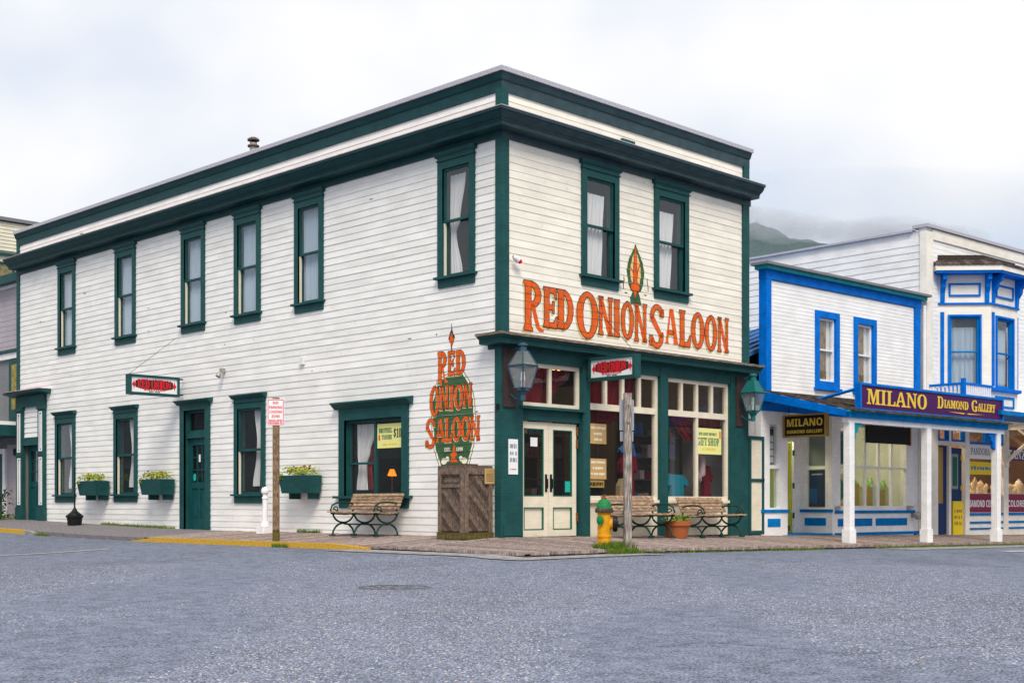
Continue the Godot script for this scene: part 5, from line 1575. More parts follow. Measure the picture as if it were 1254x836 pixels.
	leaves(pf, Vector3(0, 0.37, 0), Vector3(0.22, 0.07, 0.22), 260, 0.03, Color(0.10, 0.24, 0.02), Color(0.34, 0.46, 0.04))
	leaves(pf, Vector3(-0.1, 0.42, 0.05), Vector3(0.1, 0.03, 0.1), 18, 0.022, Color(0.6, 0.08, 0.02), Color(0.7, 0.2, 0.03))
	part(pot, "foliage", pf, "leaf")
	# gate panel closing the gap between the buildings
	var g := thing("gate", "narrow gate of two cream panels in a dark green frame between the buildings", "gate", at(Vector3(7.44, -0.07, 0.02)))
	var gf := ring(M.new(), 0.0, 0.56, 0.0, 2.12, 0.075, -0.03, 0.03)
	gf.bx(0.075, 0.485, 1.13, 1.20, -0.03, 0.03)
	part(g, "frame", gf, "green")
	part(g, "panel", b(0.075, 0.485, 0.075, 1.13, -0.01, 0.01), "cream")
	part(g, "panel", b(0.075, 0.485, 1.20, 2.045, -0.01, 0.01), "cream")
	part(g, "latch", b(0.50, 0.54, 1.14, 1.20, 0.03, 0.05), "iron_black")
	# meter and pipes above the gate
	var mp := thing("pipework", "grey meter and pipes in the narrow gap above the panel gate", "pipes", at(Vector3(7.62, 2.2, -0.5)))
	part(mp, "conduit", M.new().tube([Vector3(0.05, 0, 0), Vector3(0.05, 1.4, 0), Vector3(0.18, 1.55, 0)], 0.04, 9), "pipe_grey")
	part(mp, "conduit", M.new().tube([Vector3(0.2, -0.1, 0.05), Vector3(0.2, 0.75, 0.05)], 0.03, 9), "rust")
	part(mp, "meter_box", M.new().cbox(Vector3(-0.12, 0.35, -0.1), Vector3(0.12, 0.85, 0.08), 0.02), "pipe_grey")
	part(mp, "weather_head", M.new().lathe(Vector3(0.18, 1.5, 0), [Vector2(0.0, 0), Vector2(0.08, 0.02), Vector2(0.09, 0.10), Vector2(0.05, 0.16), Vector2(0, 0.17)], 12), "white_paint")
	part(mp, "gap_wall", b(-0.18, 0.26, -2.3, 1.5, -0.4, -0.3), "far_grey")
	# roof vent behind the parapet
	var v := thing("roof_vent", "round metal roof vent standing above the side parapet", "vent", at(Vector3(1.0, 7.6, -9.18)))
	part(v, "pipe", M.new().lathe(Vector3.ZERO, [Vector2(0.085, 0), Vector2(0.085, 1.30)], 16), "pipe_grey")
	part(v, "band", M.new().lathe(Vector3.ZERO, [Vector2(0.09, 1.20), Vector2(0.135, 1.21), Vector2(0.135, 1.24), Vector2(0.09, 1.25)], 16), "vent_brown")
	part(v, "hood", M.new().lathe(Vector3.ZERO, [Vector2(0.10, 1.34), Vector2(0.14, 1.35), Vector2(0.14, 1.38), Vector2(0.08, 1.42), Vector2(0, 1.43)], 16), "vent_brown")
	part(v, "strut", M.new().bx(-0.08, -0.06, 1.24, 1.36, -0.02, 0.02).bx(0.06, 0.08, 1.24, 1.36, -0.02, 0.02), "vent_brown")
	window_goods()
	ceiling_lamp("added unseen ceiling lamp that dimly lights the saloon behind the shop windows", Vector3(3.4, 3.38, -1.9), 0.16, Color(1.0, 0.8, 0.55))  # added fill lamp, out of sight, so the dark goods room shows depth
	ceiling_lamp("dim lit ceiling lamp inside the saloon behind the entrance doors", Vector3(1.6, 3.38, -3.6), 0.16, Color(1.0, 0.8, 0.55))
	grass("grass_tuft", "bright green grass round the foot of the fire hydrant and post", [[-0.25, 0.55, 2.35, 2.78, 2.6], [0.0, 0.3, 2.4, 2.7, 1.2]], 700, 0.13, 61)
	grass("grass_verge", "thin strip of weeds along the boardwalk edge", [[0.5, 4.4, 2.6, 2.68, 0.5], [4.4, 6.2, 2.6, 2.72, 1.0], [8.0, 16.0, 2.6, 2.85, 3.4]], 700, 0.075, 62)
	grass("wall_grass", "short weeds growing at the foot of the side wall", [[-0.10, -0.02, -14.4, -10.9, 1.0], [-0.08, -0.02, -6.0, -5.2, 0.25], [-2.3, -2.15, -13.4, -12.8, 0.3], [-2.36, -2.26, -3.6, -3.2, 0.3]], 800, 0.10, 63)

func tee(m: M, w: float, h: float) -> M:
	return m.prism(pv([-w * 0.5, 0, w * 0.5, 0, w * 0.48, h * 0.62, w * 0.78, h * 0.55, w * 0.86, h * 0.74, w * 0.42, h, w * 0.15, h * 1.02, 0, h * 0.95, -w * 0.15, h * 1.02, -w * 0.42, h, -w * 0.86, h * 0.74, -w * 0.78, h * 0.55, -w * 0.48, h * 0.62]), -0.05, 0.05)

func window_goods() -> void:
	# goods shown behind the two shop windows
	for a in [["navy shirt with lime print in the window behind the fire hydrant", 2.95, 0.72, -0.45, 0.42, 0.75, "cloth_navy", true], ["dark red shirt hanging beside the tan bag in the shop window", 4.02, 0.68, -0.5, 0.30, 0.95, "cloth_red", false], ["turquoise shirt on the sill of the window under the gift shop poster", 5.45, 0.66, -0.40, 0.42, 0.52, "aqua", false], ["maroon shirt beside the pink scarf in the shop window", 6.50, 0.66, -0.42, 0.22, 0.72, "cloth_red", false]]:
		var t := thing("shirt", a[0], "shirt", at(Vector3(a[1], a[2], a[3])), "clothes in the shop windows")
		part(t, "cloth", tee(M.new(), a[4], a[5]), a[6])
		if a[7]: part(t, "print", M.new().prism(oval(0.12, 0.48, 0.15, 0.13, 12), 0.05, 0.055), "lime_print")
	var sc := thing("scarf", "pale pink knotted scarf hanging in the window under the gift shop poster", "scarf", at(Vector3(6.08, 1.20, -0.32)), "clothes in the shop windows")
	part(sc, "cloth", M.new().tube([Vector3(-0.05, 0.50, 0), Vector3(-0.13, 0.30, 0.02), Vector3(-0.12, 0.05, 0.03), Vector3(0, -0.12, 0.04), Vector3(0.12, 0.0, 0.03), Vector3(0.13, 0.28, 0.02), Vector3(0.04, 0.50, 0), Vector3(-0.05, 0.50, 0)], 0.075, 9), "cloth_pink")
	var bg := thing("bag", "tan drawstring bag with orange print in the window beside the hydrant", "bag", at(Vector3(3.72, 0.66, -0.35)), "clothes in the shop windows")
	part(bg, "sack", M.new().prism(pv([-0.18, 0, 0.18, 0, 0.17, 0.28, 0.08, 0.42, -0.08, 0.42, -0.17, 0.28]), -0.06, 0.05), "cloth_tan")
	part(bg, "print", M.new().prism(rc(-0.09, 0.09, 0.04, 0.20), 0.05, 0.054), "orange")
	var bl := thing("scarf", "blue patterned scarf above the dark red shirt in the shop window", "scarf", at(Vector3(3.98, 1.62, -0.5)), "clothes in the shop windows")
	part(bl, "cloth", M.new().tube([Vector3(-0.22, 0.0, 0), Vector3(-0.08, 0.10, 0.03), Vector3(0, 0.02, 0.05), Vector3(0.10, 0.12, 0.03), Vector3(0.2, -0.06, 0)], 0.07, 8), "cloth_blue")
	# shelves of stock behind the windows
	rng.seed = 57
	for k in 2:
		var u0: float = [2.45, 4.95][k]
		var sh := thing("stock_shelf", ["wooden shelves of folded shirts behind the window with the wooden plaques", "wooden shelves of folded shirts behind the window with the gift shop poster"][k], "shelf", at(Vector3(u0, 0.0, -2.6 if k == 0 else -1.42)))
		part(sh, "upright", b(0, 0.05, 0.0, 2.5, -0.2, 0.2), "interior_board")
		part(sh, "upright", b(1.75, 1.80, 0.0, 2.5, -0.2, 0.2), "interior_board")
		for r in 4:
			part(sh, "shelf_board", b(0.05, 1.75, 0.62 + r * 0.46, 0.65 + r * 0.46, -0.2, 0.2), "interior_board")
			var x := 0.08
			while x < 1.6:
				var w := rng.randf_range(0.12, 0.26)
				if rng.randf() > 0.25:
					part(sh, "folded_shirt", b(x, x + w - 0.03, 0.65 + r * 0.46, 0.65 + r * 0.46 + rng.randf_range(0.08, 0.32), -0.15, 0.15), ["cloth_red", "cloth_navy", "cloth_tan", "cloth_pink", "cloth_blue", "bin0", "interior_board"][rng.randi() % 7])
				x += w
	# hanging wooden signs in the first window
	var wd := thing("hanging_plaque", "two tan wooden plaques hung one below the other in the shop window", "plaque", at(Vector3(2.62, 1.0, -0.07)))
	part(wd, "plaque", b(-0.24, 0.24, 0.72, 1.10, -0.012, 0.012), "notice_tan")
	part(wd, "plaque", b(-0.26, 0.24, 0.05, 0.44, -0.012, 0.012), "notice_tan")
	part(wd, "fringe", b(-0.25, 0.18, -0.11, 0.03, -0.01, 0.01), "gold_edge")
	part(wd, "cord", M.new().tube([Vector3(0, 0.44, 0), Vector3(0, 0.72, 0)], 0.008, 5).tube([Vector3(0, 1.1, 0), Vector3(0, 1.4, 0)], 0.006, 5), "ink")
	for k in 3:
		scrawl(wd, 0.0, 1.02 - k * 0.11, [0.40, 0.24, 0.22][k], 0.05, 0.012, "paint_cream", 20 + k)
		scrawl(wd, 0.0, 0.37 - k * 0.11, [0.40, 0.30, 0.40][k], 0.05, 0.012, "paint_cream", 30 + k)
	scrawl(wd, -0.04, -0.04, 0.36, 0.08, 0.010, "ink", 40)
	var po := thing("window_poster", "yellow gift shop poster in the right hand shop window", "poster", at(Vector3(6.16, 1.86, -0.088)))
	part(po, "sheet", b(-0.44, 0.44, -0.24, 0.30, 0.0, 0.004), "poster_yellow")
	text(po, "GIFT SHOP", -0.02, 0.02, 0.74, 0.16, 0.005, "ink_green", "Droid Serif", true)
	text(po, "RED LIGHT DISTRICT", -0.04, 0.18, 0.62, 0.055, 0.005, "ink_green", "Droid Serif", true)
	scrawl(po, 0, -0.13, 0.46, 0.05, 0.004, "gold", 51)
	part(po, "red_mark", b(0.37, 0.41, 0.10, 0.25, 0.004, 0.007), "sign_red")

# ---------------------------------------------------------------- the blue and white jeweller's shop (frame MI: x from its left edge, z out)
func strip_siding(parent: Node, xf: Transform3D, u0: float, u1: float, v0: float, v1: float, e: float, holes: Array, mk: String, w := 0.0) -> void:
	var m := M.new()
	m.x = Transform3D(Basis.IDENTITY, Vector3(0, 0, w))
	var v := v0
	while v < v1 - 0.005:
		var h := minf(e, v1 - v)
		var cuts := []
		for o in holes:
			if v + h * 0.5 > o[2] and v + h * 0.5 < o[3]: cuts.append([o[0], o[1]])
		for s in spans(u0, u1, cuts): board(m, s[0], s[1], v, h, 0.008)
		v += e
	part(parent, "siding", m, mk, xf).set_meta("kind", "stuff")

func simple_window(parent: Node, xf: Transform3D, u0: float, u1: float, v0: float, v1: float, k: float, outer: String, inner: String, glass: String) -> MeshInstance3D:
	var w := part(parent, "window", ring(M.new(), u0, u1, v0, v1, k, -0.12, 0.045), outer, xf)
	part(w, "sash", ring(M.new(), u0 + k, u1 - k, v0 + k, v1 - k, 0.05, -0.10, -0.02).bx(u0 + k + 0.05, u1 - k - 0.05, (v0 + v1) / 2 - 0.02, (v0 + v1) / 2 + 0.02, -0.09, -0.025), inner)
	var mid := (v0 + v1) / 2
	part(w, "pane", b(u0 + k + 0.05, u1 - k - 0.05, v0 + k + 0.05, mid - 0.02, -0.065, -0.06), glass)
	part(w, "pane", b(u0 + k + 0.05, u1 - k - 0.05, mid + 0.02, v1 - k - 0.05, -0.06, -0.055), glass)
	return w

func make_jeweller() -> void:
	var t := thing("jewellery_shop", "low white clapboard shop with bright blue trim and a shingled canopy on posts", "building", MI)
	rng.seed = 23
	var hol := [[2.24, 2.88, 3.4, 4.88], [3.82, 4.46, 3.4, 4.88]]
	var fb := M.new()
	backing(fb, 0.2, 6.7, 2.75, 5.62, hol, -0.14, 0.0)
	part(t, "false_front", fb, "backing")
	strip_siding(t, FR, 0.36, 6.34, 2.9, 5.5, 0.085, [[2.1, 3.02, 3.28, 5.0], [3.68, 4.60, 3.28, 5.0]], "white_board0")
	part(t, "corner_trim", b(0.18, 0.37, 2.8, 5.52, -0.16, 0.04), "blue")
	part(t, "corner_trim", b(6.36, 6.62, 2.8, 5.52, -0.2, 0.04), "blue")
	part(t, "frieze", b(0.17, 6.66, 5.52, 5.72, -0.16, 0.045), "blue")
	part(t, "cornice", b(0.08, 6.78, 5.72, 5.80, -0.2, 0.14), "turquoise")
	part(t, "roof_cap", b(0.0, 6.86, 5.803, 5.86, -0.25, 0.22), "far_grey")
	for k in 2:
		var u: float = [2.06, 3.64][k]
		var w := simple_window(t, FR, u, u + 0.96, 3.26, 5.02, 0.15, "blue", "white_paint", "glass")
		part(w, "sill", b(u - 0.04, u + 1.0, 3.20, 3.26, -0.05, 0.09), "blue")
		part(w, "boarding", b(u + 0.19, u + 0.58, 3.40, 4.88, -0.10, -0.085), "plywood")
		part(w, "curtain", cloth([[4.84, u + 0.56, u + 0.78], [4.1, u + 0.58, u + 0.78], [3.46, u + 0.6, u + 0.78]], -0.11, 2.0, 0.012), "curtain")
	part(t, "downpipe", M.new().tube([Vector3(6.76, 5.6, 0.06), Vector3(6.76, 2.9, 0.06)], 0.05, 8), "white_paint")
	# building behind the false front: blue standing seam roof
	var rf := M.new()
	var ridge := Vector2(3.3, 4.95)
	rf.hexa([Vector3(-0.25, 3.70, -12), Vector3(ridge.x, ridge.y - 0.1, -12), Vector3(ridge.x, ridge.y - 0.1, -0.46), Vector3(-0.25, 3.70, -0.46), Vector3(-0.25, 3.80, -12), Vector3(ridge.x, ridge.y, -12), Vector3(ridge.x, ridge.y, -0.46), Vector3(-0.25, 3.80, -0.46)])
	rf.hexa([Vector3(ridge.x, ridge.y - 0.1, -12), Vector3(6.7, 3.70, -12), Vector3(6.7, 3.70, -0.46), Vector3(ridge.x, ridge.y - 0.1, -0.46), Vector3(ridge.x, ridge.y, -12), Vector3(6.7, 3.80, -12), Vector3(6.7, 3.80, -0.46), Vector3(ridge.x, ridge.y, -0.46)])
	var roof := part(t, "rear_roof", rf, "blue_roof")
	for k in 20:
		var z := -0.7 - k * 0.42
		var m := M.new()
		m.hexa([Vector3(-0.25, 3.80, z), Vector3(ridge.x, ridge.y, z), Vector3(ridge.x, ridge.y, z + 0.03), Vector3(-0.25, 3.80, z + 0.03), Vector3(-0.25, 3.85, z), Vector3(ridge.x, ridge.y + 0.05, z), Vector3(ridge.x, ridge.y + 0.05, z + 0.03), Vector3(-0.25, 3.85, z + 0.03)])
		part(roof, "roof_seam", m, "blue_roof")
	var rear := M.new()
	rear.bx(0.0, 0.15, -0.5, 3.7, -12, -1.0)
	rear.bx(6.5, 6.65, -0.5, 3.7, -12, -2.4)
	rear.bx(0.15, 6.5, -0.5, 3.7, -12, -11.8)
	part(t, "rear_wall", rear, "far_grey")
	# shop floor: room behind the windows
	var room := M.new()
	room.bx(0.02, 0.12, -0.4, 2.75, -2.4, -0.12)
	room.bx(6.5, 6.6, -0.4, 2.75, -2.4, -0.15)
	room.bx(0.02, 6.6, 2.62, 2.74, -2.4, -0.01)
	part(t, "shop_wall", room, "white_paint")
	part(t, "shop_back", b(0.12, 6.5, -0.15, 2.62, -2.4, -2.3), "shop_green")
	part(t, "shop_back", b(1.1, 2.72, -0.10, 2.6, -2.29, -1.9), "shop_yellow")
	part(t, "shop_floor", b(0.12, 6.5, -0.4, -0.13, -2.4, 0.0), "interior_board")
	part(t, "entry_floor", b(0.96, 2.74, -0.13, -0.095, -0.85, 0.04), "blue_mid")
	# left pier with its narrow display window
	var p := M.new()
	p.bx(0.0, 0.32, 0.50, 2.62, -0.12, 0.03)
	p.bx(0.68, 0.98, 0.50, 2.62, -0.12, 0.03)
	p.bx(0.0, 0.98, -0.35, 0.50, -0.12, 0.03)
	p.bx(0.32, 0.68, 1.36, 1.44, -0.1, 0.02)
	p.bx(0.32, 0.68, 2.34, 2.62, -0.12, 0.03)
	p.bx(0.93, 0.98, -0.3, 2.62, -0.3, -0.12)
	var lp := part(t, "left_pier", p, "white_paint")
	part(lp, "pane", b(0.32, 0.68, 0.50, 1.36, -0.06, -0.055), "glass_green")
	part(lp, "pane", b(0.32, 0.68, 1.44, 2.34, -0.06, -0.055), "glass")
	part(lp, "stripe", b(0.0, 1.02, 0.39, 0.46, 0.03, 0.055), "blue_mid")
	part(lp, "panel", b(0.24, 0.70, 0.08, 0.26, 0.03, 0.042), "blue_mid")
	part(lp, "notice_board", b(0.34, 0.66, 1.46, 2.30, -0.12, -0.1), "poster_grey")
	for k in 5: part(lp, "notice", b(0.38, 0.62, 1.50 + k * 0.155, 1.62 + k * 0.155, -0.1, -0.095), "sign_white" if k < 4 else "sign_black")
	part(lp, "display_card", b(0.36, 0.56, 0.5, 0.95, -0.25, -0.2), "card_orange")
	# recessed entry: door wall at the back, panelled wall on the right
	var dw := M.new()
	dw.bx(0.98, 1.24, -0.1, 2.62, -0.9, -0.85)
	dw.bx(2.46, 2.72, -0.1, 2.62, -0.9, -0.85)
	dw.bx(1.24, 2.46, 2.06, 2.62, -0.9, -0.85)
	part(t, "door_wall", dw, "white_paint")
	var ox := Transform3D(Basis(Vector3.UP, deg_to_rad(-32)), Vector3(2.46, 0, -0.93))
	var od := part(t, "open_door", b(-1.12, 0.0, -0.06, 2.04, -0.045, 0.0), "shop_yellow", ox)
	part(od, "kick_plate", b(-1.1, -0.02, -0.05, 0.08, 0.0, 0.006), "interior_board")
	part(od, "knob", M.new().lathe(Vector3(-0.98, 0.95, 0.03), [Vector2(0, -0.03), Vector2(0.03, -0.015), Vector2(0.03, 0.015), Vector2(0, 0.03)], 8), "iron_black")
	for v in [0.25, 0.95, 1.72]: part(t, "hinge", b(2.42, 2.47, v, v + 0.13, -0.86, -0.835), "bin1")
	var rw := M.new()
	for s in [[-0.85, -0.66], [-0.16, 0.03]]: rw.bx(2.72, 2.82, 0.50, 2.62, s[0], s[1])
	rw.bx(2.72, 2.82, -0.35, 0.50, -0.85, 0.03)
	rw.bx(2.72, 2.82, 1.40, 1.47, -0.66, -0.16)
	rw.bx(2.72, 2.82, 2.40, 2.62, -0.66, -0.16)
	var ew := part(t, "entry_wall", rw, "white_paint")
	part(ew, "pane", b(2.75, 2.756, 0.5, 1.40, -0.66, -0.16), "glass")
	part(ew, "pane", b(2.75, 2.756, 1.47, 2.40, -0.66, -0.16), "glass")
	part(ew, "poster", b(2.775, 2.78, 0.52, 1.38, -0.64, -0.18), "poster_navy")
	part(ew, "poster_figure", M.new().bx(2.768, 2.774, 0.60, 0.95, -0.62, -0.42), "poster_blue")
	scrawl(ew, 0.42, 1.28, 0.30, 0.04, 0.0, "sign_white", 71, Transform3D(Basis(Vector3.UP, -PI / 2), Vector3(2.766, 0, -0.83)))
	part(ew, "poster", b(2.775, 2.78, 1.49, 2.38, -0.64, -0.18), "poster_grey")
	part(ew, "stripe", b(2.69, 2.72, 0.39, 0.46, -0.85, 0.055), "blue_mid")
	part(ew, "panel", b(2.705, 2.72, 0.08, 0.26, -0.72, -0.14), "blue_mid")
	# large display window
	var f := M.new()
	f.bx(2.82, 3.06, 0.42, 2.62, -0.12, 0.03)
	f.bx(5.96, 6.30, 0.42, 2.62, -0.12, 0.03)
	f.bx(3.06, 5.96, 2.42, 2.62, -0.12, 0.03)
	f.bx(2.82, 6.30, -0.35, 0.54, -0.12, 0.03)
	f.bx(6.30, 6.62, -0.35, 2.62, -0.12, -0.04)
	var dwn := part(t, "display_window", f, "white_paint")
	var bars := M.new()
	for k in 4:
		var u := 3.62 + k * 0.585
		bars.bx(u - 0.03, u + 0.03, 0.54, 2.42, -0.09, -0.02)
	bars.bx(3.06, 5.96, 1.44, 1.49, -0.088, -0.022)
	part(dwn, "glazing_bars", bars, "white_paint")
	for k in 5:
		var u0 := 3.06 if k == 0 else 3.65 + (k - 1) * 0.585
		var u1 := 3.59 + k * 0.585 if k < 4 else 5.96
		part(dwn, "pane", b(u0, u1, 0.54, 1.44, -0.06, -0.055), "glass_green")
		part(dwn, "pane", b(u0, u1, 1.49, 2.42, -0.06, -0.055), "glass_green")
	part(dwn, "stripe", b(2.82, 6.34, 0.36, 0.43, 0.03, 0.06), "blue_mid")
	part(dwn, "base_stripe", b(2.82, 6.62, -0.16, -0.09, 0.03, 0.05), "blue_mid")
	for s in [[2.95, 3.42], [3.55, 4.40], [4.56, 5.98]]: part(dwn, "panel", b(s[0], s[1], 0.06, 0.24, 0.03, 0.042), "blue_mid")
	part(dwn, "pipe_outlet", M.new().lathe(Vector3.ZERO, [Vector2(0.05, 0), Vector2(0.05, 0.1), Vector2(0.10, 0.12), Vector2(0.10, 0.22), Vector2(0.06, 0.24), Vector2(0, 0.24)], 12), "pipe_grey", Transform3D(Basis(Vector3(1, 0, 0), PI / 2), Vector3(6.22, 0.30, 0.03)))
	part(dwn, "ivory_poster", b(3.10, 3.54, 0.60, 1.30, -0.14, -0.13), "poster_ivory")
	part(dwn, "poster_print", M.new().prism(oval(3.32, 0.92, 0.13, 0.25, 12), -0.129, -0.126), "ink_green")
	part(dwn, "dark_poster", b(3.10, 3.54, 1.52, 2.3, -0.14, -0.13), "poster_navy")
	part(dwn, "display_shelf", b(3.1, 5.95, 0.46, 0.52, -0.9, -0.13), "card_orange")
	# jewellery stands on the shelf
	for k in 8:
		var u := 3.72 + k * 0.29
		var st := thing("display_stand", "small coloured jewellery stand in the white barred display window", "display", MI * at(Vector3(u, 0.52, -0.42 - 0.08 * (k % 2))), "jewellery stands in the barred window")
		part(st, "block", b(-0.11, 0.11, 0.0, 0.42 + 0.06 * (k % 3), -0.1, 0.1), ["card_orange", "sign_white", "card_orange", "poster_ivory"][k % 4])
		part(st, "bust", M.new().lathe(Vector3(0, 0.42 + 0.06 * (k % 3), 0), [Vector2(0.09, 0.0), Vector2(0.085, 0.06), Vector2(0.05, 0.12), Vector2(0.035, 0.17), Vector2(0, 0.19)], 10), "card_lime")
	# canopy: rafters, shingles, blue fascia, beam and posts
	var can := part(t, "canopy", M.new(), "blue")
	var slope := func(x: float, z: float, y: float) -> Vector3: return Vector3(x, y + lerpf(3.06, 2.50, z / 2.3), z)
	for z in 10:
		for k in 34:
			var za := 2.36 - (z + 1) * 0.235
			var zb := za + 0.30
			var xa := -0.06 + k * 0.2 + (0.1 if z % 2 else 0.0)
			var xb := xa + 0.19
			if xb > 6.74: continue
			var m := M.new()
			var lift := 0.035 + rng.randf() * 0.008
			m.hexa([slope.call(xa, za, 0.0), slope.call(xb, za, 0.0), slope.call(xb, zb, lift - 0.02), slope.call(xa, zb, lift - 0.02), slope.call(xa, za, 0.015), slope.call(xb, za, 0.015), slope.call(xb, zb, lift), slope.call(xa, zb, lift)])
			part(can, "shingle", m, "shingle%d" % (rng.randi() % 3))
	var deck := M.new()
	deck.hexa([slope.call(-0.05, 0.0, -0.10), slope.call(6.7, 0.0, -0.10), slope.call(6.7, 2.24, -0.10), slope.call(-0.05, 2.24, -0.10), slope.call(-0.05, 0.0, -0.005), slope.call(6.7, 0.0, -0.005), slope.call(6.7, 2.24, -0.005), slope.call(-0.05, 2.24, -0.005)])
	part(can, "soffit", deck, "white_paint")
	var lf := M.new()
	lf.hexa([slope.call(-0.11, 0.05, -0.20), slope.call(-0.06, 0.05, -0.20), slope.call(-0.06, 2.30, -0.14), slope.call(-0.11, 2.30, -0.14), slope.call(-0.11, 0.05, 0.0), slope.call(-0.06, 0.05, 0.0), slope.call(-0.06, 2.30, 0.0), slope.call(-0.11, 2.30, 0.0)])
	part(can, "side_fascia", lf, "blue")
	part(can, "front_fascia", b(-0.11, 6.72, 2.36, 2.47, 2.25, 2.30), "blue_mid")
	part(can, "fascia_edge", b(-0.12, 6.73, 2.47, 2.505, 2.25, 2.315), "turquoise")
	part(can, "beam", b(-0.02, 6.66, 2.26, 2.362, 2.10, 2.24), "white_paint")
	part(can, "wall_beam", b(0.0, 6.62, 2.62, 2.78, 0.0, 0.06), "blue")
	for x in [0.12, 3.18, 6.38]:
		var yb := walk_y(7.9 + x, 2.3) - 0.01
		var m := M.new().cbox(Vector3(x - 0.085, yb, 2.08), Vector3(x + 0.085, 2.27, 2.25), 0.012)
		var post := part(can, "post", m, "white_paint")
		part(post, "plinth", M.new().cbox(Vector3(x - 0.11, yb, 2.055), Vector3(x + 0.11, yb + 0.30, 2.275), 0.015), "white_paint")
		if x != 3.18:
			var s := 1.0 if x < 1.0 else -1.0
			part(post, "scroll_bracket", M.new().prism(pv([x + s * 0.09, 2.26, x + s * 0.42, 2.26, x + s * 0.40, 2.18, x + s * 0.30, 2.17, x + s * 0.28, 2.08, x + s * 0.20, 2.04, x + s * 0.19, 1.92, x + s * 0.09, 1.88]), 2.12, 2.20), "turquoise" if s > 0 else "blue")
	# sign box on the canopy edge
	var sg := thing("roof_sign", "long purple sign with gold lettering and blue frame standing on the canopy", "sign", MI * at(Vector3(0.72, 2.56, 2.0)))
	part(sg, "board", b(0.05, 6.22, 0.04, 0.55, -0.02, 0.03), "purple_sign")
	part(sg, "frame", ring(M.new(), 0.0, 6.27, 0.0, 0.58, 0.05, -0.08, 0.055), "blue")
	text(sg, "MILANO", 1.49, 0.30, 2.42, 0.33, 0.031, "gold", "Droid Serif", true, FR, 0.02)
	text(sg, "D", 3.30, 0.33, 0.26, 0.27, 0.031, "gold", "Droid Serif", true, FR, 0.02)
	text(sg, "IAMOND", 4.02, 0.31, 1.10, 0.19, 0.031, "gold", "Droid Serif", true, FR, 0.02)
	text(sg, "G", 4.87, 0.33, 0.27, 0.27, 0.031, "gold", "Droid Serif", true, FR, 0.02)
	text(sg, "ALLERY", 5.45, 0.31, 0.84, 0.19, 0.031, "gold", "Droid Serif", true, FR, 0.02)
	part(sg, "underline", M.new().prism(pv([3.6, 0.14, 4.35, 0.115, 4.43, 0.128, 4.35, 0.14]), 0.03, 0.04).prism(pv([4.5, 0.128, 4.58, 0.115, 5.35, 0.14, 4.58, 0.14]), 0.03, 0.04), "gold")
	for x in [0.25, 6.0]:
		part(sg, "brace", M.new().tube([Vector3(x, 0.5, -0.05), Vector3(x, 0.28, -1.3)], 0.035, 6), "blue")
		part(sg, "leg", b(x - 0.03, x + 0.03, -0.06, 0.0, -0.06, 0.0), "blue")
	# black and gold blade sign under the canopy
	var bl := thing("hanging_sign", "black blade sign with gold letters under the blue canopy", "sign", MI * Transform3D(Basis(Vector3.UP, -PI / 2), Vector3(0.84, 2.05, 0.06)))
	part(bl, "board", b(0.03, 1.07, 0.03, 0.47, -0.05, 0.05), "sign_black")
	part(bl, "frame", ring(M.new(), 0.0, 1.10, 0.0, 0.50, 0.035, -0.07, 0.07), "gold_edge")
	text(bl, "MILANO", 0.55, 0.32, 0.92, 0.17, 0.05, "gold", "Droid Sans", true)
	text(bl, "DIAMOND GALLERY", 0.55, 0.12, 0.92, 0.075, 0.05, "gold", "Droid Sans", true)
	part(bl, "chain", M.new().tube([Vector3(0.1, 0.5, 0), Vector3(0.1, 0.78, 0)], 0.008, 5).tube([Vector3(1.0, 0.5, 0), Vector3(1.0, 0.60, 0)], 0.008, 5), "iron_black")
	var bb := thing("black_board", "blank black board hung across the top of the barred display window", "sign", MI * at(Vector3(3.90, 2.04, 0.20)))
	part(bb, "board", b(0.0, 1.90, 0.0, 0.42, -0.03, 0.03), "sign_black")
	part(bb, "edge", b(1.90, 1.94, -0.02, 0.44, -0.04, 0.04), "gold_edge")
	part(bb, "hanger", M.new().bx(0.2, 0.23, 0.42, 0.75, -0.01, 0.01).bx(1.6, 1.63, 0.42, 0.75, -0.01, 0.01), "iron_black")
	ceiling_lamp("ceiling lamp of the barred display window room", MI * Vector3(4.4, 2.60, -1.0), 0.7, Color(1.0, 0.93, 0.78))
	ceiling_lamp("ceiling lamp of the yellow room behind the open door", MI * Vector3(1.8, 2.60, -1.45), 0.8, Color(1.0, 0.93, 0.75))

func ceiling_lamp(label: String, p: Vector3, power: float, c: Color) -> void:
	var t := thing("ceiling_lamp", label, "lamp", at(p))
	part(t, "rim", M.new().lathe(Vector3.ZERO, [Vector2(0.18, -0.05), Vector2(0.18, 0.0), Vector2(0, 0.0)], 18), "white_paint")
	part(t, "bowl", M.new().lathe(Vector3.ZERO, [Vector2(0, -0.09), Vector2(0.10, -0.08), Vector2(0.17, -0.05)], 18), "glow_warm")
	var ol := OmniLight3D.new()
	ol.name = "lamp_light"
	ol.light_color = c
	ol.light_energy = power
	ol.light_size = 0.15
	ol.omni_range = 12.0
	ol.omni_attenuation = 2.0
	ol.shadow_enabled = true
	ol.position = Vector3(0, -0.2, 0)
	t.add_child(ol)

# ---------------------------------------------------------------- tall white neighbour with the bay window
func corbel(m: M, x: float, y0: float, y1: float, d: float, w: float) -> void:
	m.prism(pv([0, y0, 0.05, y0, 0.07, y0 + (y1 - y0) * 0.35, d * 0.55, y0 + (y1 - y0) * 0.55, d * 0.6, y0 + (y1 - y0) * 0.72, d, y0 + (y1 - y0) * 0.8, d, y1, 0, y1]), x - w / 2, x + w / 2)

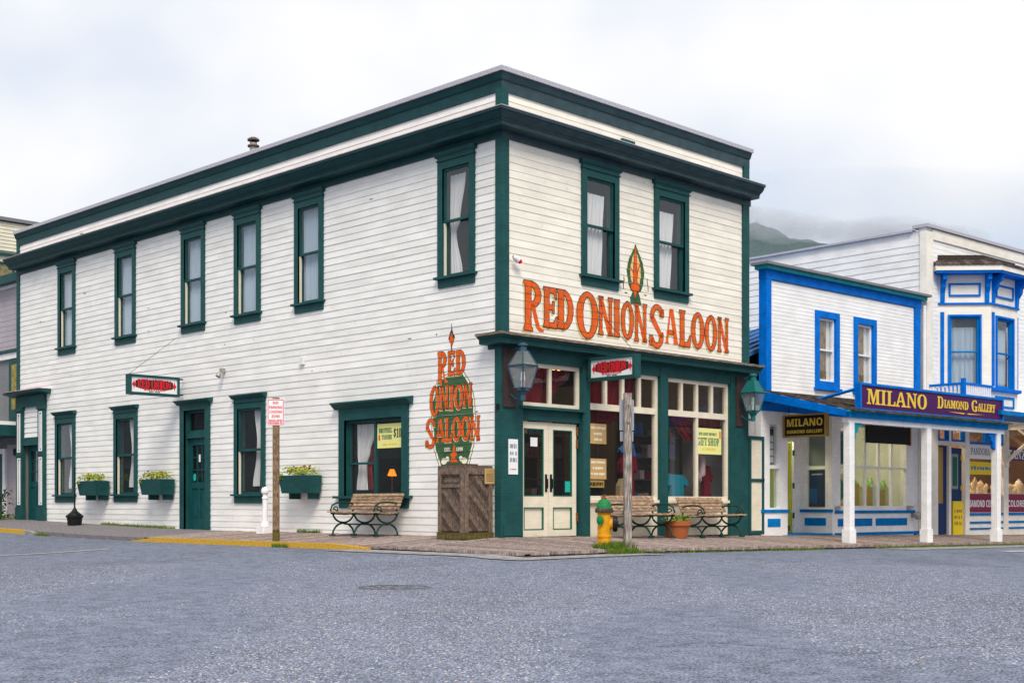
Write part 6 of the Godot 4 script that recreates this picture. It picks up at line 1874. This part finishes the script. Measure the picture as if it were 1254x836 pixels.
func make_white_house() -> void:
	var t := thing("white_house", "tall white clapboard building with a blue trimmed bay window above a jewellery shop", "building", MI)
	rng.seed = 29
	# front wall above the shop and the long side wall
	var fb := M.new()
	fb.bx(6.95, 16.0, 2.9, 7.62, -0.2, 0.0)
	fb.bx(6.95, 7.15, -0.3, 7.55, -14.0, -0.21)
	fb.bx(7.2, 16.0, 7.3, 7.4, -14.0, -0.21)
	part(t, "wall", fb, "white_board2")
	strip_siding(t, FR, 7.22, 16.0, 3.0, 7.34, 0.115, [], "white_board0")
	# wide boards of the side wall, each its own piece
	var sx := Transform3D(Basis(Vector3(0, 0, 1), Vector3(0, 1, 0), Vector3(-1, 0, 0)), Vector3(6.945, 0, 0))
	var v := 4.4
	while v < 7.35:
		var m := M.new()
		board(m, -14.0, -0.02, v, 0.175, 0.018)
		part(t, "siding_board", m, "white_board%d" % (rng.randi() % 4), sx)
		v += 0.175
	part(t, "corner_board", b(6.90, 7.22, 2.9, 7.52, -0.14, 0.045), "ivory")
	part(t, "frieze", b(7.22, 16.0, 7.34, 7.60, 0.0, 0.04), "ivory")
	part(t, "roof_cap", b(6.88, 16.0, 7.62, 7.70, -0.35, 0.09), "flashing_grey")
	part(t, "side_cap", b(6.86, 7.2, 7.545, 7.60, -14.0, -0.36), "flashing_grey")
	# --- bay
	var P := [Vector2(7.56, 0.0), Vector2(8.50, 0.94), Vector2(9.95, 0.94), Vector2(10.9, 0.0)]
	for k in 3:
		var a: Vector2 = P[k]
		var e: Vector2 = P[k + 1]
		var wd := a.distance_to(e)
		var d := (e - a) / wd
		# local frame of this face: u along it, z outwards
		var fx := Transform3D(Basis(Vector3(d.x, 0, d.y), Vector3.UP, Vector3(d.x, 0, d.y).cross(Vector3.UP)), Vector3(a.x, 0, a.y))
		var sid := M.new()
		sid.bx(0, 0.24, 3.55, 5.72, -0.08, 0.0)
		sid.bx(wd - 0.24, wd, 3.55, 5.72, -0.08, 0.0)
		sid.bx(0.24, wd - 0.24, 5.45, 5.72, -0.08, 0.0)
		sid.bx(0.0, wd, 2.95, 3.55, -0.08, 0.0)
		sid.bx(0.0, wd, 5.72, 6.5, -0.08, 0.0)
		var face := part(t, "bay_face", sid, "ivory", fx)
		part(face, "mullion_post", b(0.05, 0.14, 3.62, 5.52, 0.0, 0.04), "blue")
		part(face, "sill", b(-0.05, wd + 0.05, 3.50, 3.58, -0.05, 0.09), "blue")
		part(face, "apron_panel", ring(M.new(), 0.22, wd - 0.22, 3.08, 3.38, 0.05, 0.0, 0.03), "blue_mid")
		var win := simple_window(face, FR, 0.24, wd - 0.24, 3.55, 5.45, 0.05, "blue", "blue_mid", "glass")
		part(win, "curtain", cloth([[5.15, 0.3, wd - 0.3], [4.5, 0.3, wd - 0.3], [3.62, 0.3, wd - 0.3]], -0.2, 5.0, 0.02, k), "lace")
		part(face, "string_course", b(-0.02, wd + 0.02, 5.71, 5.755, 0.0, 0.05), "blue")
		part(face, "frieze_panel", ring(M.new(), 0.26, wd - 0.26, 5.92, 6.26, 0.045, 0.0, 0.035), "blue")
		part(face, "eave_band", b(-0.14, wd + 0.14, 6.47, 6.53, 0.0, 0.36), "blue")
		part(face, "eave_fascia", b(-0.16, wd + 0.16, 6.53, 6.66, 0.0, 0.39), "ivory")
		for x in [0.10, wd - 0.10]:
			var c := M.new()
			c.x = Transform3D(Basis(Vector3(0, 0, 1), Vector3(0, 1, 0), Vector3(-1, 0, 0)), Vector3(x, 0, 0))
			corbel(c, 0.0, 5.76, 6.46, 0.28, 0.10)
			c.x = Transform3D.IDENTITY
			part(face, "corbel", c, "blue")
		# shingled roof of the bay: three courses on each face
		var tf := part(face, "bay_roof", M.new(), "shingle1")
		for r in 4:
			var za := lerpf(0.42, -0.42, r / 4.0)
			var zb := lerpf(0.42, -0.42, (r + 1.25) / 4.0)
			var ya := lerpf(6.66, 7.02, r / 4.0)
			var yb := lerpf(6.66, 7.02, (r + 1.25) / 4.0)
			var n := int((wd + 0.34) / 0.14)
			for i in n:
				var xa := lerpf(-0.17, wd + 0.17, float(i) / n)
				var xb := lerpf(-0.17, wd + 0.17, float(i + 1) / n) - 0.008
				var pull := 0.30 * r / 4.0
				xa = clampf(xa, -0.17 + pull, wd + 0.17 - pull)
				xb = clampf(xb, -0.17 + pull, wd + 0.17 - pull)
				if xb - xa < 0.02: continue
				var m := M.new()
				m.hexa([Vector3(xa, yb, zb), Vector3(xb, yb, zb), Vector3(xb, ya, za), Vector3(xa, ya, za), Vector3(xa, yb + 0.02, zb), Vector3(xb, yb + 0.02, zb), Vector3(xb, ya + 0.035, za), Vector3(xa, ya + 0.035, za)])
				part(tf, "shingle", m, "shingle%d" % (rng.randi() % 3))
	var core := M.new()
	core.prism_y([Vector2(7.50, 0.0), Vector2(8.35, 0.80), Vector2(10.1, 0.80), Vector2(10.95, 0.0)], 6.5, 6.98)
	core.prism_y([Vector2(7.56, 0.0), Vector2(8.5, 0.93), Vector2(9.95, 0.93), Vector2(10.9, 0.0)], 2.9, 3.0)
	part(t, "bay_core", core, "shingle2")
	# --- balcony rail left of the bay
	var bal := part(t, "balcony", b(7.0, 16.0, 2.86, 2.98, 0.0, 1.0), "ivory")
	part(bal, "fascia", b(6.98, 16.0, 2.74, 2.98, 1.0, 1.04), "blue")
	part(bal, "newel", M.new().cbox(Vector3(7.0, 2.98, 0.92), Vector3(7.1, 3.72, 1.02), 0.01), "blue")
	part(bal, "handrail", M.new().bx(7.02, 7.08, 3.56, 3.62, 0.0, 0.92).bx(7.1, 8.46, 3.56, 3.62, 0.94, 1.0), "blue")
	part(bal, "foot_rail", M.new().bx(7.03, 7.07, 3.06, 3.10, 0.0, 0.92).bx(7.1, 8.46, 3.06, 3.10, 0.95, 0.99), "white_paint")
	for k in 12: part(bal, "baluster", b(7.16 + k * 0.11, 7.21 + k * 0.11, 3.10, 3.56, 0.95, 0.99), "white_paint")
	for k in 8: part(bal, "baluster", b(7.03, 7.07, 3.10, 3.56, 0.06 + k * 0.11, 0.11 + k * 0.11), "white_paint")
	# --- shop below: doorway, show windows
	var s := M.new()
	s.bx(6.64, 6.95, -0.4, 2.9, -0.15, 0.0)
	s.bx(7.0, 7.55, -0.4, 2.9, -0.15, 0.0)
	s.bx(7.55, 9.0, 2.12, 2.22, -0.15, 0.0)
	s.bx(7.55, 9.0, 2.78, 2.9, -0.15, 0.0)
	s.bx(8.10, 8.22, -0.4, 2.78, -0.15, 0.0)
	s.bx(8.92, 9.14, -0.4, 2.9, -0.15, 0.02)
	s.bx(9.14, 11.1, -0.4, 0.36, -0.15, 0.0)
	s.bx(9.14, 11.1, 2.74, 2.9, -0.15, 0.0)
	s.bx(11.02, 11.3, -0.4, 2.9, -0.15, 0.02)
	s.bx(11.3, 16, -0.4, 0.36, -0.15, 0.0)
	s.bx(11.3, 16, 2.74, 2.9, -0.15, 0.0)
	part(t, "shop_frame", s, "ivory")
	part(t, "transom_trim", ring(M.new(), 7.56, 8.09, 2.22, 2.77, 0.05, -0.1, 0.01), "blue")
	part(t, "transom_trim", ring(M.new(), 8.23, 8.91, 2.22, 2.77, 0.05, -0.1, 0.01), "blue")
	part(t, "transom_trim", ring(M.new(), 9.15, 10.1, 2.20, 2.73, 0.05, -0.1, 0.01), "blue")
	part(t, "transom_trim", ring(M.new(), 10.1, 11.01, 2.20, 2.73, 0.05, -0.1, 0.01), "blue")
	for a in [[7.56, 8.09], [8.23, 8.91], [9.15, 11.0], [11.3, 15.0]]: part(t, "transom_pane", b(a[0], a[1], 2.22, 2.74, -0.08, -0.075), "glass")
	# room behind
	part(t, "shop_room", M.new().bx(7.2, 16, -0.4, 2.95, -2.6, -2.5).bx(7.1, 7.2, -0.4, 2.95, -2.5, -0.16).bx(15.9, 16, -0.4, 2.95, -2.5, -0.16), "shop_brown")
	part(t, "shop_ceiling", b(7.2, 15.9, 2.86, 2.95, -2.5, -0.16), "white_paint")
	part(t, "shop_floor", b(7.2, 15.9, -0.45, -0.25, -2.5, -0.02), "shop_brown")
	# blue doors, one standing open with a framed teal picture and a yellow board
	var d1 := part(t, "door", b(7.60, 8.06, -0.2, 2.1, -0.1, -0.05), "navy")
	part(d1, "door_frame_strip", b(7.60, 7.86, 0.6, 2.05, -0.05, -0.04), "gold_edge")
	var d2 := part(t, "door", b(8.28, 8.86, -0.2, 2.06, -0.12, -0.06), "navy")
	part(d2, "picture", b(8.32, 8.66, 0.98, 1.90, -0.06, -0.05), "poster_grey")
	part(d2, "picture_panel", b(8.37, 8.60, 1.06, 1.82, -0.05, -0.045), "ink_green")
	for v2 in [0.25, 0.95, 1.75]: part(d2, "hinge", b(8.80, 8.88, v2, v2 + 0.12, -0.06, -0.04), "gold")
	var yb := thing("yellow_board", "yellow lettered board leaning on the dark blue shop door", "sign", MI * at(Vector3(8.32, -0.22, 0.0)))
	part(yb, "board", b(0.0, 0.50, 0.0, 0.88, -0.03, 0.0), "bright_yellow")
	for k in 3: scrawl(yb, 0.25, 0.62 - k * 0.16, 0.38, 0.10, 0.0, "gold_edge", 80 + k)
	# show windows
	for k in 2:
		var u0: float = [9.15, 11.3][k]
		var u1: float = [11.0, 14.5][k]
		var w := part(t, "show_window", b(u0, u1, 0.37, 2.2, -0.07, -0.065), "glass")
		part(w, "name_band", b(u0, u1, 1.80, 2.18, -0.06, -0.05), "sign_white" if k == 0 else "purple_sign")
		part(w, "foot_band", b(u0, u1, 0.37, 0.86, -0.06, -0.05), "maroon")
		part(w, "stripe", M.new().bx(u0, u1, 0.28, 0.35, 0.0, 0.03).bx(u0, u1, 0.06, 0.12, 0.0, 0.02).bx(u0, u1, -0.1, -0.05, 0.0, 0.02), "blue_mid")
		part(w, "inner_shelf", b(u0, u1, 0.82, 0.88, -0.8, -0.1), "sign_white")
		if k == 0:
			text(w, "PANDORA", 9.85, 2.0, 1.05, 0.18, -0.05, "ink", "Droid Serif")
			part(w, "yellow_banner", b(9.26, u1, 1.38, 1.72, -0.06, -0.05), "bright_yellow")
			scrawl(w, 10.15, 1.55, 1.6, 0.11, -0.05, "blue_mid", 91)
			text(w, "DIAMOND CENTER", 10.02, 0.60, 1.75, 0.19, -0.05, "sign_white", "Droid Sans", true)
		else:
			text(w, "TANZANITE", 12.5, 1.97, 2.2, 0.24, -0.05, "sign_white", "Droid Serif", true)
			text(w, "COLORED GEMS", 12.35, 0.60, 1.9, 0.19, -0.05, "sign_white", "Droid Sans", true)
	for k in 22:
		var u := 9.26 + (k % 11) * 0.165 + (2.15 if k >= 11 else 0.0) + rng.randf_range(-0.03, 0.03)
		var h := rng.randf_range(0.16, 0.44)
		var r := rng.randf_range(0.05, 0.085)
		var st := thing("necklace_bust", "pale tan jewellery bust in the maroon banded show window", "display", MI * Transform3D(Basis(Vector3.UP, rng.randf() * 3.0) * Basis.from_scale(Vector3(1, 1, 0.6)), Vector3(u, 0.88, -0.25 - 0.16 * (k % 2))), "jewellery busts in the maroon banded windows")
		part(st, "bust", M.new().lathe(Vector3.ZERO, [Vector2(r, 0), Vector2(r * 0.8, h * 0.35), Vector2(r * 1.5, h * 0.55), Vector2(r * 1.2, h * 0.8), Vector2(r * 0.5, h * 0.92), Vector2(r * 0.45, h), Vector2(0, h + 0.01)], 12), ["skin_tan", "poster_ivory", "skin_tan", "sign_white"][k % 4])
	# brackets under the balcony
	for x in [11.15, 14.0]:
		var m := M.new()
		m.bx(x - 0.06, x + 0.06, 2.62, 2.74, 0.0, 1.9)
		m.tube([Vector3(x, 1.75, 0.03), Vector3(x, 2.66, 1.15)], 0.06, 5)
		m.tube([Vector3(x, 2.66, 0.35), Vector3(x, 2.2, 0.95)], 0.045, 5)
		m.bx(x - 0.05, x + 0.05, 1.6, 2.62, 0.0, 0.09)
		part(bal, "bracket", m, "ivory")
	part(bal, "canopy", b(6.76, 16, 2.745, 2.85, 1.05, 2.1), "blue_mid")
	part(bal, "post_trim", M.new().cbox(Vector3(6.72, -0.3, 0.06), Vector3(6.86, 2.7, 0.2), 0.01), "blue_mid")
	ceiling_lamp("lit ceiling lamp over the blue shop door", MI * Vector3(8.5, 2.86, -1.2), 0.9, Color(1.0, 0.88, 0.66))
	ceiling_lamp("lit ceiling lamp behind the pale name band", MI * Vector3(10.2, 2.86, -1.0), 1.1, Color(1.0, 0.88, 0.66))
	ceiling_lamp("lit ceiling lamp behind the purple name band", MI * Vector3(12.6, 2.86, -1.0), 1.1, Color(1.0, 0.88, 0.66))

# ---------------------------------------------------------------- neighbours at the far end of the side street, and far things
func make_far_left() -> void:
	var t := thing("mauve_house", "mauve clapboard house with green trim and a balcony beyond the saloon", "building", SD * Transform3D(Basis.IDENTITY, Vector3(-19.5, 0, -0.35)))
	var x0 := -8.0
	rng.seed = 33
	var w := M.new()
	w.bx(x0, 0.0, -0.3, 6.9, -8.0, -0.05)
	part(t, "wall", w, "far_grey")
	strip_siding(t, FR, x0, 0.0, 5.02, 6.84, 0.15, [], "mauve", -0.05)
	strip_siding(t, FR, -1.45, 0.0, 0.0, 2.3, 0.15, [], "mauve", -0.05)
	strip_siding(t, FR, x0, -2.4, 0.0, 2.3, 0.15, [], "mauve", -0.05)
	part(t, "cornice", b(x0, 0.1, 6.92, 7.16, -0.2, 0.25), "green")
	part(t, "cornice_trim", b(x0, 0.02, 6.84, 6.92, -0.05, 0.04), "white_paint")
	part(t, "belt", M.new().bx(x0, 0.05, 4.96, 5.04, -0.05, 0.09), "green")
	part(t, "belt_trim", M.new().bx(x0, 0.02, 4.78, 4.95, -0.05, 0.04), "white_paint")
	part(t, "balcony_door", M.new().bx(-1.2, -0.05, 2.9, 4.76, -0.05, 0.02), "green_door")
	part(t, "balcony_window", b(-1.0, -0.35, 3.3, 4.6, 0.02, 0.03), "yellow_blind")
	var bal := part(t, "balcony", b(x0, 0.06, 2.50, 2.80, 0.0, 1.0), "green")
	part(bal, "edge", b(x0, 0.07, 2.80, 2.90, 0.0, 1.04), "white_paint")
	part(bal, "handrail", b(x0, 0.06, 3.78, 3.86, 0.92, 1.0), "green")
	part(bal, "post", M.new().cbox(Vector3(-0.08, 0.0, 0.9), Vector3(0.04, 4.8, 1.0), 0.01), "green")
	for k in 24: part(bal, "baluster", b(-0.24 - k * 0.13, -0.17 - k * 0.13, 2.9, 3.78, 0.94, 0.98), "white_paint")
	part(t, "door_trim", b(-2.4, -1.45, 0.0, 2.2, -0.05, 0.03), "white_paint")
	part(t, "door", b(-2.25, -1.62, 0.05, 2.05, 0.03, 0.045), "green_door")
	part(t, "wall_lamp", M.new().lathe(Vector3(-0.6, 1.95, 0.08), [Vector2(0.0, 0), Vector2(0.07, 0.02), Vector2(0.08, 0.2), Vector2(0.0, 0.24)], 10), "iron_black")
	# shrub with red flowers at its foot
	var sh := thing("flower_shrub", "leggy shrub with red flowers at the foot of the mauve wall", "shrub", at(Vector3(-0.35, walk_y(-0.3, -20.3), -20.2)))
	var m := M.new()
	for k in 9:
		var a := TAU * k / 9
		m.tube([Vector3(0, 0, 0), Vector3(cos(a) * 0.15, 0.4, sin(a) * 0.15), Vector3(cos(a) * 0.38, 0.75 + 0.15 * sin(k * 2.0), sin(a) * 0.38)], 0.012, 5)
	part(sh, "stems", m, "iron_green")
	var lf := M.new()
	leaves(lf, Vector3(0, 0.45, 0), Vector3(0.42, 0.38, 0.42), 260, 0.05, Color(0.02, 0.05, 0.015), Color(0.08, 0.14, 0.03))
	leaves(lf, Vector3(0, 0.05, 0), Vector3(0.6, 0.08, 0.5), 260, 0.05, Color(0.06, 0.14, 0.01), Color(0.16, 0.22, 0.03))
	part(sh, "foliage", lf, "leaf")
	var fl := M.new()
	leaves(fl, Vector3(-0.12, 0.62, -0.35), Vector3(0.13, 0.10, 0.13), 60, 0.05, Color(0.5, 0.03, 0.05), Color(0.65, 0.10, 0.10))
	leaves(fl, Vector3(-0.2, 0.40, 0.1), Vector3(0.10, 0.08, 0.13), 40, 0.05, Color(0.5, 0.03, 0.05), Color(0.65, 0.10, 0.10))
	part(sh, "blossoms", fl, "leaf")
	# cream building farther back
	var c := thing("cream_building", "tall cream clapboard building with green window frames behind the mauve house", "building", at(Vector3(0, 0, -34)))
	part(c, "wall", b(-6.0, 16.0, 0.0, 11.7, -10, -0.05), "pale_wall")
	var rows := M.new()
	for k in 8: board(rows, -6.0, 16.0, 10.55 + k * 0.14, 0.14, 0.03)
	part(c, "siding", rows, "pale_wall").set_meta("kind", "stuff")
	part(c, "roof_edge", b(-6.2, 16.2, 11.72, 11.85, -10, 0.15), "far_grey")
	part(c, "belt", b(-6.0, 16.0, 10.36, 10.46, -0.02, 0.08), "green")
	for k in 8:
		var x := 3.6 + k * 1.05
		var wn := part(c, "window", ring(M.new(), x, x + 0.72, 7.2, 10.1, 0.07, -0.05, 0.05), "green")
		part(wn, "blind", b(x + 0.07, x + 0.65, 7.27, 10.03, -0.04, -0.01), "yellow_blind")
		part(wn, "meeting_rail", b(x + 0.07, x + 0.65, 8.6, 8.68, -0.01, 0.02), "green")
		part(wn, "pane", b(x + 0.07, x + 0.65, 7.27, 10.03, 0.0, 0.004), "glass")

func make_far() -> void:
	# buildings across both streets: only seen as dark reflections in the panes
	for a in [["brown_building", "brown timber building across the front street", 22.0, 58.0, 19.0, 30.0, 6.5, "far_brown"], ["grey_building", "grey timber building across the side street", -34.0, -24.0, -62.0, -16.0, 6.0, "far_grey"]]:
		var t := thing(a[0], a[1], "building")
		part(t, "wall", b(a[2], a[3], -0.6, a[6], a[4], a[5]), a[7])
		part(t, "roof", b(a[2] - 0.3, a[3] + 0.3, a[6], a[6] + 0.3, a[4] - 0.3, a[5] + 0.3), "shingle2")
		for k in 8:
			if a[0] == "brown_building": part(t, "window", b(a[2] + 2 + k * 4.2, a[2] + 4 + k * 4.2, 0.6, 2.8, a[4] - 0.06, a[4] - 0.02), "sign_black")
			else: part(t, "window", b(a[3] + 0.02, a[3] + 0.06, 0.6, 2.8, a[4] + 3 + k * 5.2, a[4] + 5.5 + k * 5.2), "sign_black")
	# wooded mountain whose top is lost in cloud
	var q := noise(0.006, 81, FastNoiseLite.TYPE_SIMPLEX_SMOOTH, 5)
	var q2 := noise(0.05, 82, FastNoiseLite.TYPE_SIMPLEX_SMOOTH, 3)
	var m := M.new()
	var fw := Vector3(0.7071, 0, -0.7071)
	var rt := Vector3(0.7071, 0, 0.7071)
	var nx := 150
	var ny := 46
	var pt := func(i: int, j: int) -> Vector3:
		var s := lerpf(-60.0, 620.0, float(i) / nx)
		var d := lerpf(780.0, 1100.0, float(j) / ny)
		var p := fw * d + rt * s
		var ridge := 243.0 - 0.15 * maxf(s - 200.0, 0.0) - 0.3 * maxf(s - 300.0, 0.0)
		var y := -2.0 + ridge * smoothstep(0.0, 1.0, float(j) / ny) + 13.0 * q.get_noise_2d(p.x, p.z) + 5.0 * q2.get_noise_2d(p.x, p.z)
		return Vector3(p.x, y, p.z)
	for i in nx:
		for j in ny:
			m.quad(pt.call(i, j), pt.call(i + 1, j), pt.call(i + 1, j + 1), pt.call(i, j + 1))
	struct("hill", m, "hill")
	# cloud lying on the mountain
	rng.seed = 83
	for k in 11:
		var sd := 95.0 + k * 16.0
		var hy := lerpf(172.0, 154.0, k / 10.0) + rng.randf_range(-3.0, 3.0)
		var a := [735.0, sd, hy, rng.randf_range(40.0, 70.0), rng.randf_range(11.0, 20.0), 40.0, 0.013]
		if k == 0: a = [560.0, 150.0, 50.0, 560.0, 190.0, 300.0, 0.0013]   # thin haze in the valley before it
		var f := FogVolume.new()
		f.name = numbered("cloud_bank")
		f.shape = RenderingServer.FOG_VOLUME_SHAPE_ELLIPSOID
		f.size = Vector3(a[3], a[4], a[5])
		f.position = fw * a[0] + rt * a[1] + Vector3.UP * a[2]
		f.rotation.y = -PI / 4
		var fm := FogMaterial.new()
		fm.density = a[6]
		fm.albedo = Color(0.97, 0.98, 1.0) if k > 0 else Color(0.80, 0.90, 1.0)
		f.material = fm
		f.set_meta("kind", "structure")
		add_child(f)

func _ready() -> void:
	make_camera()
	make_sky()
	make_materials()
	make_ground()
	make_saloon()
	make_jeweller()
	make_white_house()
	make_far_left()
	make_street_things()
	make_far()
